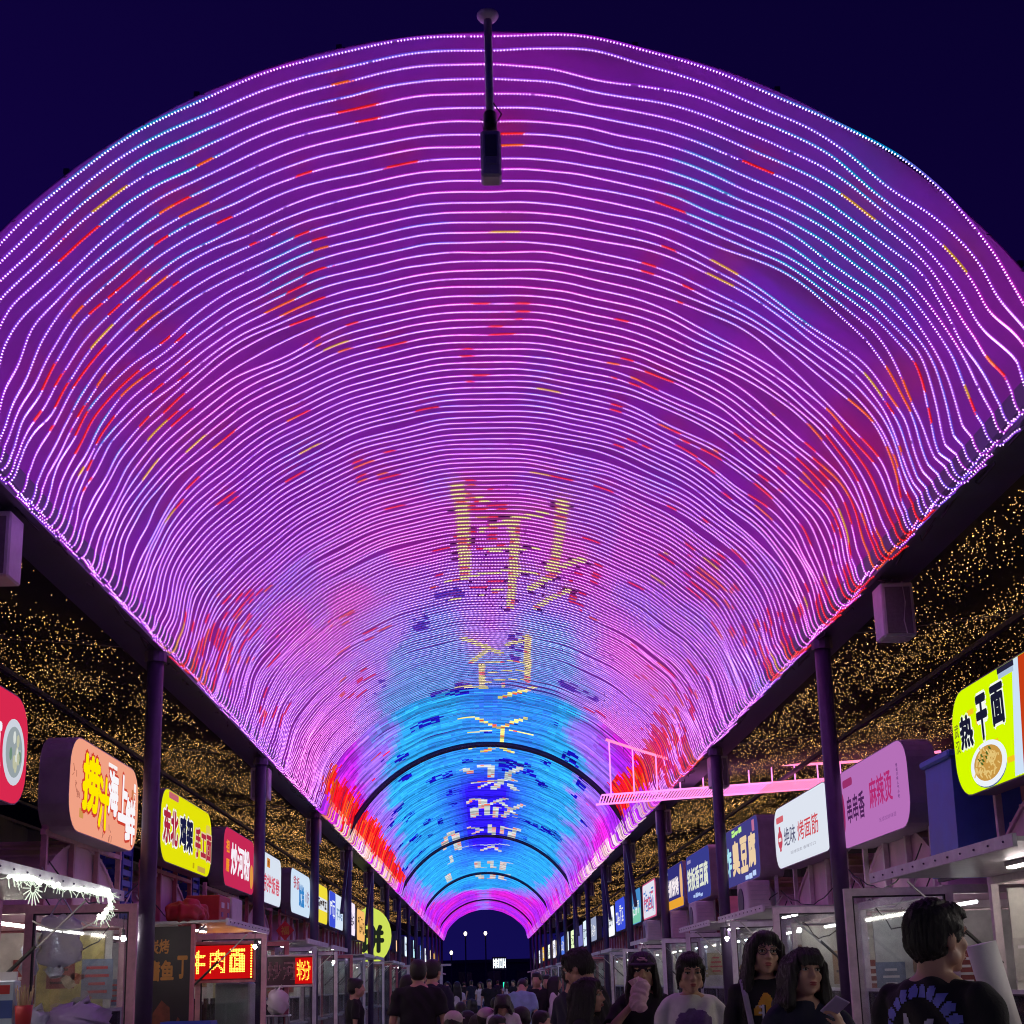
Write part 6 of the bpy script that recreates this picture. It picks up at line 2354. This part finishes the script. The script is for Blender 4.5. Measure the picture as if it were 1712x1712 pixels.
C_STRIPE = stripe_mat()
PROTO = {}
for j, (x, y, c) in enumerate(seat_px):
    zt = 1.24 + .05 * math.sin(j * 2.1)
    r_ = ray(x, y)
    Yp = CAM[1] + r_[1] * (zt - CAM[2]) / r_[2]
    Yp = min(max(Yp, 11.5), 40)
    P = at_y(x, y, Yp)
    rot = (170, -20, 35, 150, -60, 200)[j % 6]
    key = (c, j % 3 if c == 'dark' else 0)
    lbl, grp = 'seated diner in a %s among the low tables' % words[c], 'diners seated among the low tables'
    if key not in PROTO:
        sm = {'striped': C_STRIPE, 'dark': (C_BLACK, C_NAVY)[j % 2], 'grey': C_GREY, 'cap': C_NAVY}[c]
        t, so, hm_, um, k = person(lbl, None, Yp, rot, sm, C_JEAN, ('short', 'tied', 'long', 'short')[j % 4], 'm' if j % 2 else 'f', seated=True, X=P[0], H=zt, voxel=.017, group=grp, sleeve=.6, eyes=False)
        if c == 'cap':
            cb = Blob()
            cb.xf(hm_, lambda b: (b.ball((0, -.014, .045), (.095, .110, .084), 16, 10), b.loft([(.042, .080, .060, .105), (.056, .078, .058, .100)], 14)))
            fuse(cb, .012, C_CREAM, 'cap', t, 1)
        PROTO[key] = (t, k, zt)
    else:
        src, k, zt = PROTO[key]
        t = copy_tree(src)
        t.location = (P[0], Yp, 0)
        t.rotation_euler = (0, 0, math.radians(rot + 7 * j))
    st = thing('plastic_stool', 'red plastic stool under a seated diner', 'stool', (P[0], Yp, 0), 0, 'stools under the diners')
    hseat = max(.25, zt - 1.70 * k + .90 * k - .10)
    MB().box((0, 0, hseat - .015), (.30, .30, .03), bevel=.008).build('seat', M_STOOL, st)
    for xx_ in (-.12, .12):
        for yy_ in (-.12, .12):
            MB().bar((xx_ * 1.15, yy_ * 1.15, 0), (xx_, yy_, hseat - .03), .03).build('leg', M_STOOL, st)

far_px = [(748, 1637), (776, 1640), (788, 1645), (803, 1643), (818, 1641), (832, 1645), (846, 1642), (858, 1640), (879, 1640), (764, 1642), (906, 1637), (733, 1640)]
for j, (x, y) in enumerate(far_px):
    Yp = 34 + 6 * ((j * 7) % 9)
    P = at_y(x, 1640, Yp)
    lbl = 'passer-by in %s walking far down the aisle' % ('dark clothes', 'a pale top')[j % 3 == 0]
    if j < 3:
        PROTO['far', j] = person(lbl, None, Yp, (180, 0, 20, 160)[j % 4], (C_WHITE, C_BLACK, C_NAVY)[j % 3], C_JEAN, ('long', 'short', 'tied')[j % 3], 'f' if j % 3 == 0 else 'm', X=P[0], H=1.62 + .05 * j, voxel=.026, group='passers-by far down the aisle', eyes=False)[0]
    else:
        t = copy_tree(PROTO['far', j % 3])
        t['label'] = lbl
        t.location = (P[0], Yp, 0)
        t.rotation_euler = (0, 0, math.radians((180, 0, 20, 160)[j % 4]))

# ---------------------------------------------------------------- pink LED bridge hung across the stalls on the noodle side
t = thing('led_suspension_bridge', 'pink LED outlined model suspension bridge hung across the eave', 'light decoration', (4.6, 21.0, 4.4))
M_PNK = emis('pink_led_outline', (1.0, .20, .42), 1.7, 'NONE')
M_PNK2 = emis('rose_led_outline', (1.0, .26, .75), 1.6, 'NONE')
YB = 21.0
def cab(x):
    return 4.86 + .028 * (x - 4.9) ** 2 + (.20 if x < 3 else 0) * (3 - x)
def deck(x):
    return 4.36 + .052 * (x - 1.8)
xs_ = np.linspace(1.9, 7.3, 40)
WB().tube([(x, YB, cab(x)) for x in xs_], .022, 6).build('main_cable', M_PNK, t)
for k, x in enumerate(np.arange(1.95, 7.3, .37)):
    if cab(x) - deck(x) > .08:
        WB().tube([(x, YB, deck(x) + .03), (x, YB, cab(x) - .02)], .012, 5).build('hanger', M_PNK2, t)
for x0, x1, m in ((1.75, 3.7, M_PNK2), (3.7, 4.4, M_PNK2), (4.4, 7.3, M_PNK)):
    b = WB()
    n_ = int((x1 - x0) / .046)
    for k in range(n_):
        x = x0 + (x1 - x0) * k / n_
        b.tube([(x, YB - .55, deck(x)), (x + .05, YB + .55, deck(x + .05))], .0105, 4)
    for yy_ in (-.56, .56):
        b.tube([(x0, YB + yy_, deck(x0)), (x1, YB + yy_, deck(x1))], .016, 5)
    b.build('deck_lights', m, t)
WB().bar((1.8, YB + .3, deck(1.8) + .03), (7.3, YB + .3, deck(7.3) + .03), .03, .03).build('deck_spine', M_STEEL, t)
for x in (2.2, 5.0, 7.0):
    WB().tube([(x, YB + .2, cab(x)), (x, YB + .2, 5.15)], .004, 4).build('hanging_wire', M_CABLE, t)

# ---------------------------------------------------------------- far end of the street
t = thing('distant_lit_sign', 'small white four-character rooftop sign glowing beyond the canopy', 'sign', (1.15, 118, 2.75))
MB().box((0, 0, .5), (1.25, .1, 1.1)).build('board', M_STEEL, t)
for k in range(4):
    b = MB()
    r = random.Random(k)
    for _ in range(5):
        b.box((-.42 + .28 * k, -.06, .15 + .72 * r.random()), (.22, .02, .055))
    for q in (-.35, .35):
        b.box((-.42 + .28 * k + q * .24, -.075, .5), (.05, .02, .80))
    b.build('character', emis('sign_white', (.85, .95, 1.0), 2.4), t)
for x in (-.5, .5):
    MB().bar((x, .08, -2.75), (x, .08, 0), .06).build('leg', M_STEEL, t)
t = thing('green_neon_sign', 'small green neon shop sign beyond the canopy', 'sign', (1.55, 112, 1.05))
for q in (-.35, .35):
    MB().box((q * .4, 0, .3), (.09, .04, .55)).build('stroke', emis('green_neon', (.02, .9, .45), 2.2), t)
MB().box((0, .06, .25), (.6, .05, .8)).build('board', M_STEEL, t)
MB().bar((0, .08, -1.05), (0, .08, -.15), .08).build('leg', M_STEEL, t)
for k, (x, z) in enumerate(((-1.9, 6.1), (.0, 6.2), (-3.4, 4.5))):
    t = thing('street_lamp', ('tall street lamp beyond the end of the canopy', 'thin street lamp standing behind the taller one', 'low street lamp beside the distant trees')[k], 'street lamp', (x, 128 + 3 * k, 0))
    MB().tube([(0, 0, 0), (0, 0, z)], .07, 8).build('mast', M_STEEL, t)
    MB().ball((0, -.05, z + .12), (.15, .15, .19), 10, 7).build('lamp', emis('warm_lamp', (1.0, .86, .66), 4.5), t)
# dark block far behind
t = thing('dark_building', 'dark flat-roofed building far beyond the end of the street', 'building', (8, 170, 0))
MB().box((0, 0, 2.0), (34, 12, 4)).build('wall', mat('night_wall', (.10, .10, .13), .8, 0, .2, .3), t)
MB().box((0, 0, 4.2), (34.6, 12.6, .4)).build('roof_edge', M_STEEL, t)
for k in range(9):
    MB().box((-14 + 3.5 * k, -6.03, 2.2), (1.6, .05, 1.6)).build('window', mat('night_window', (.03, .03, .05), .15, 0, .1, 1), t)
# white frame stand in the aisle
t = thing('white_frame_stand', 'open white frame stand at the side of the far aisle', 'stand', (-1.92, 43, 0))
for x in (-.62, .42):
    MB().bar((x, 0, 0), (x, 0, 2.12), .09, .09).build('upright', M_WHITE_CARD, t)
MB().box((-.02, 0, 2.16), (1.5, .25, .06)).build('top_board', M_WHITE_CARD, t)
MB().box((-.10, 0, 1.92), (.98, .04, .38)).build('header_panel', mat('salmon_panel', (.62, .46, .44), .5), t)
MB().box((-.10, 0, .72), (.98, .04, .55)).build('lower_panel', mat('salmon_panel', (.62, .46, .44)), t)
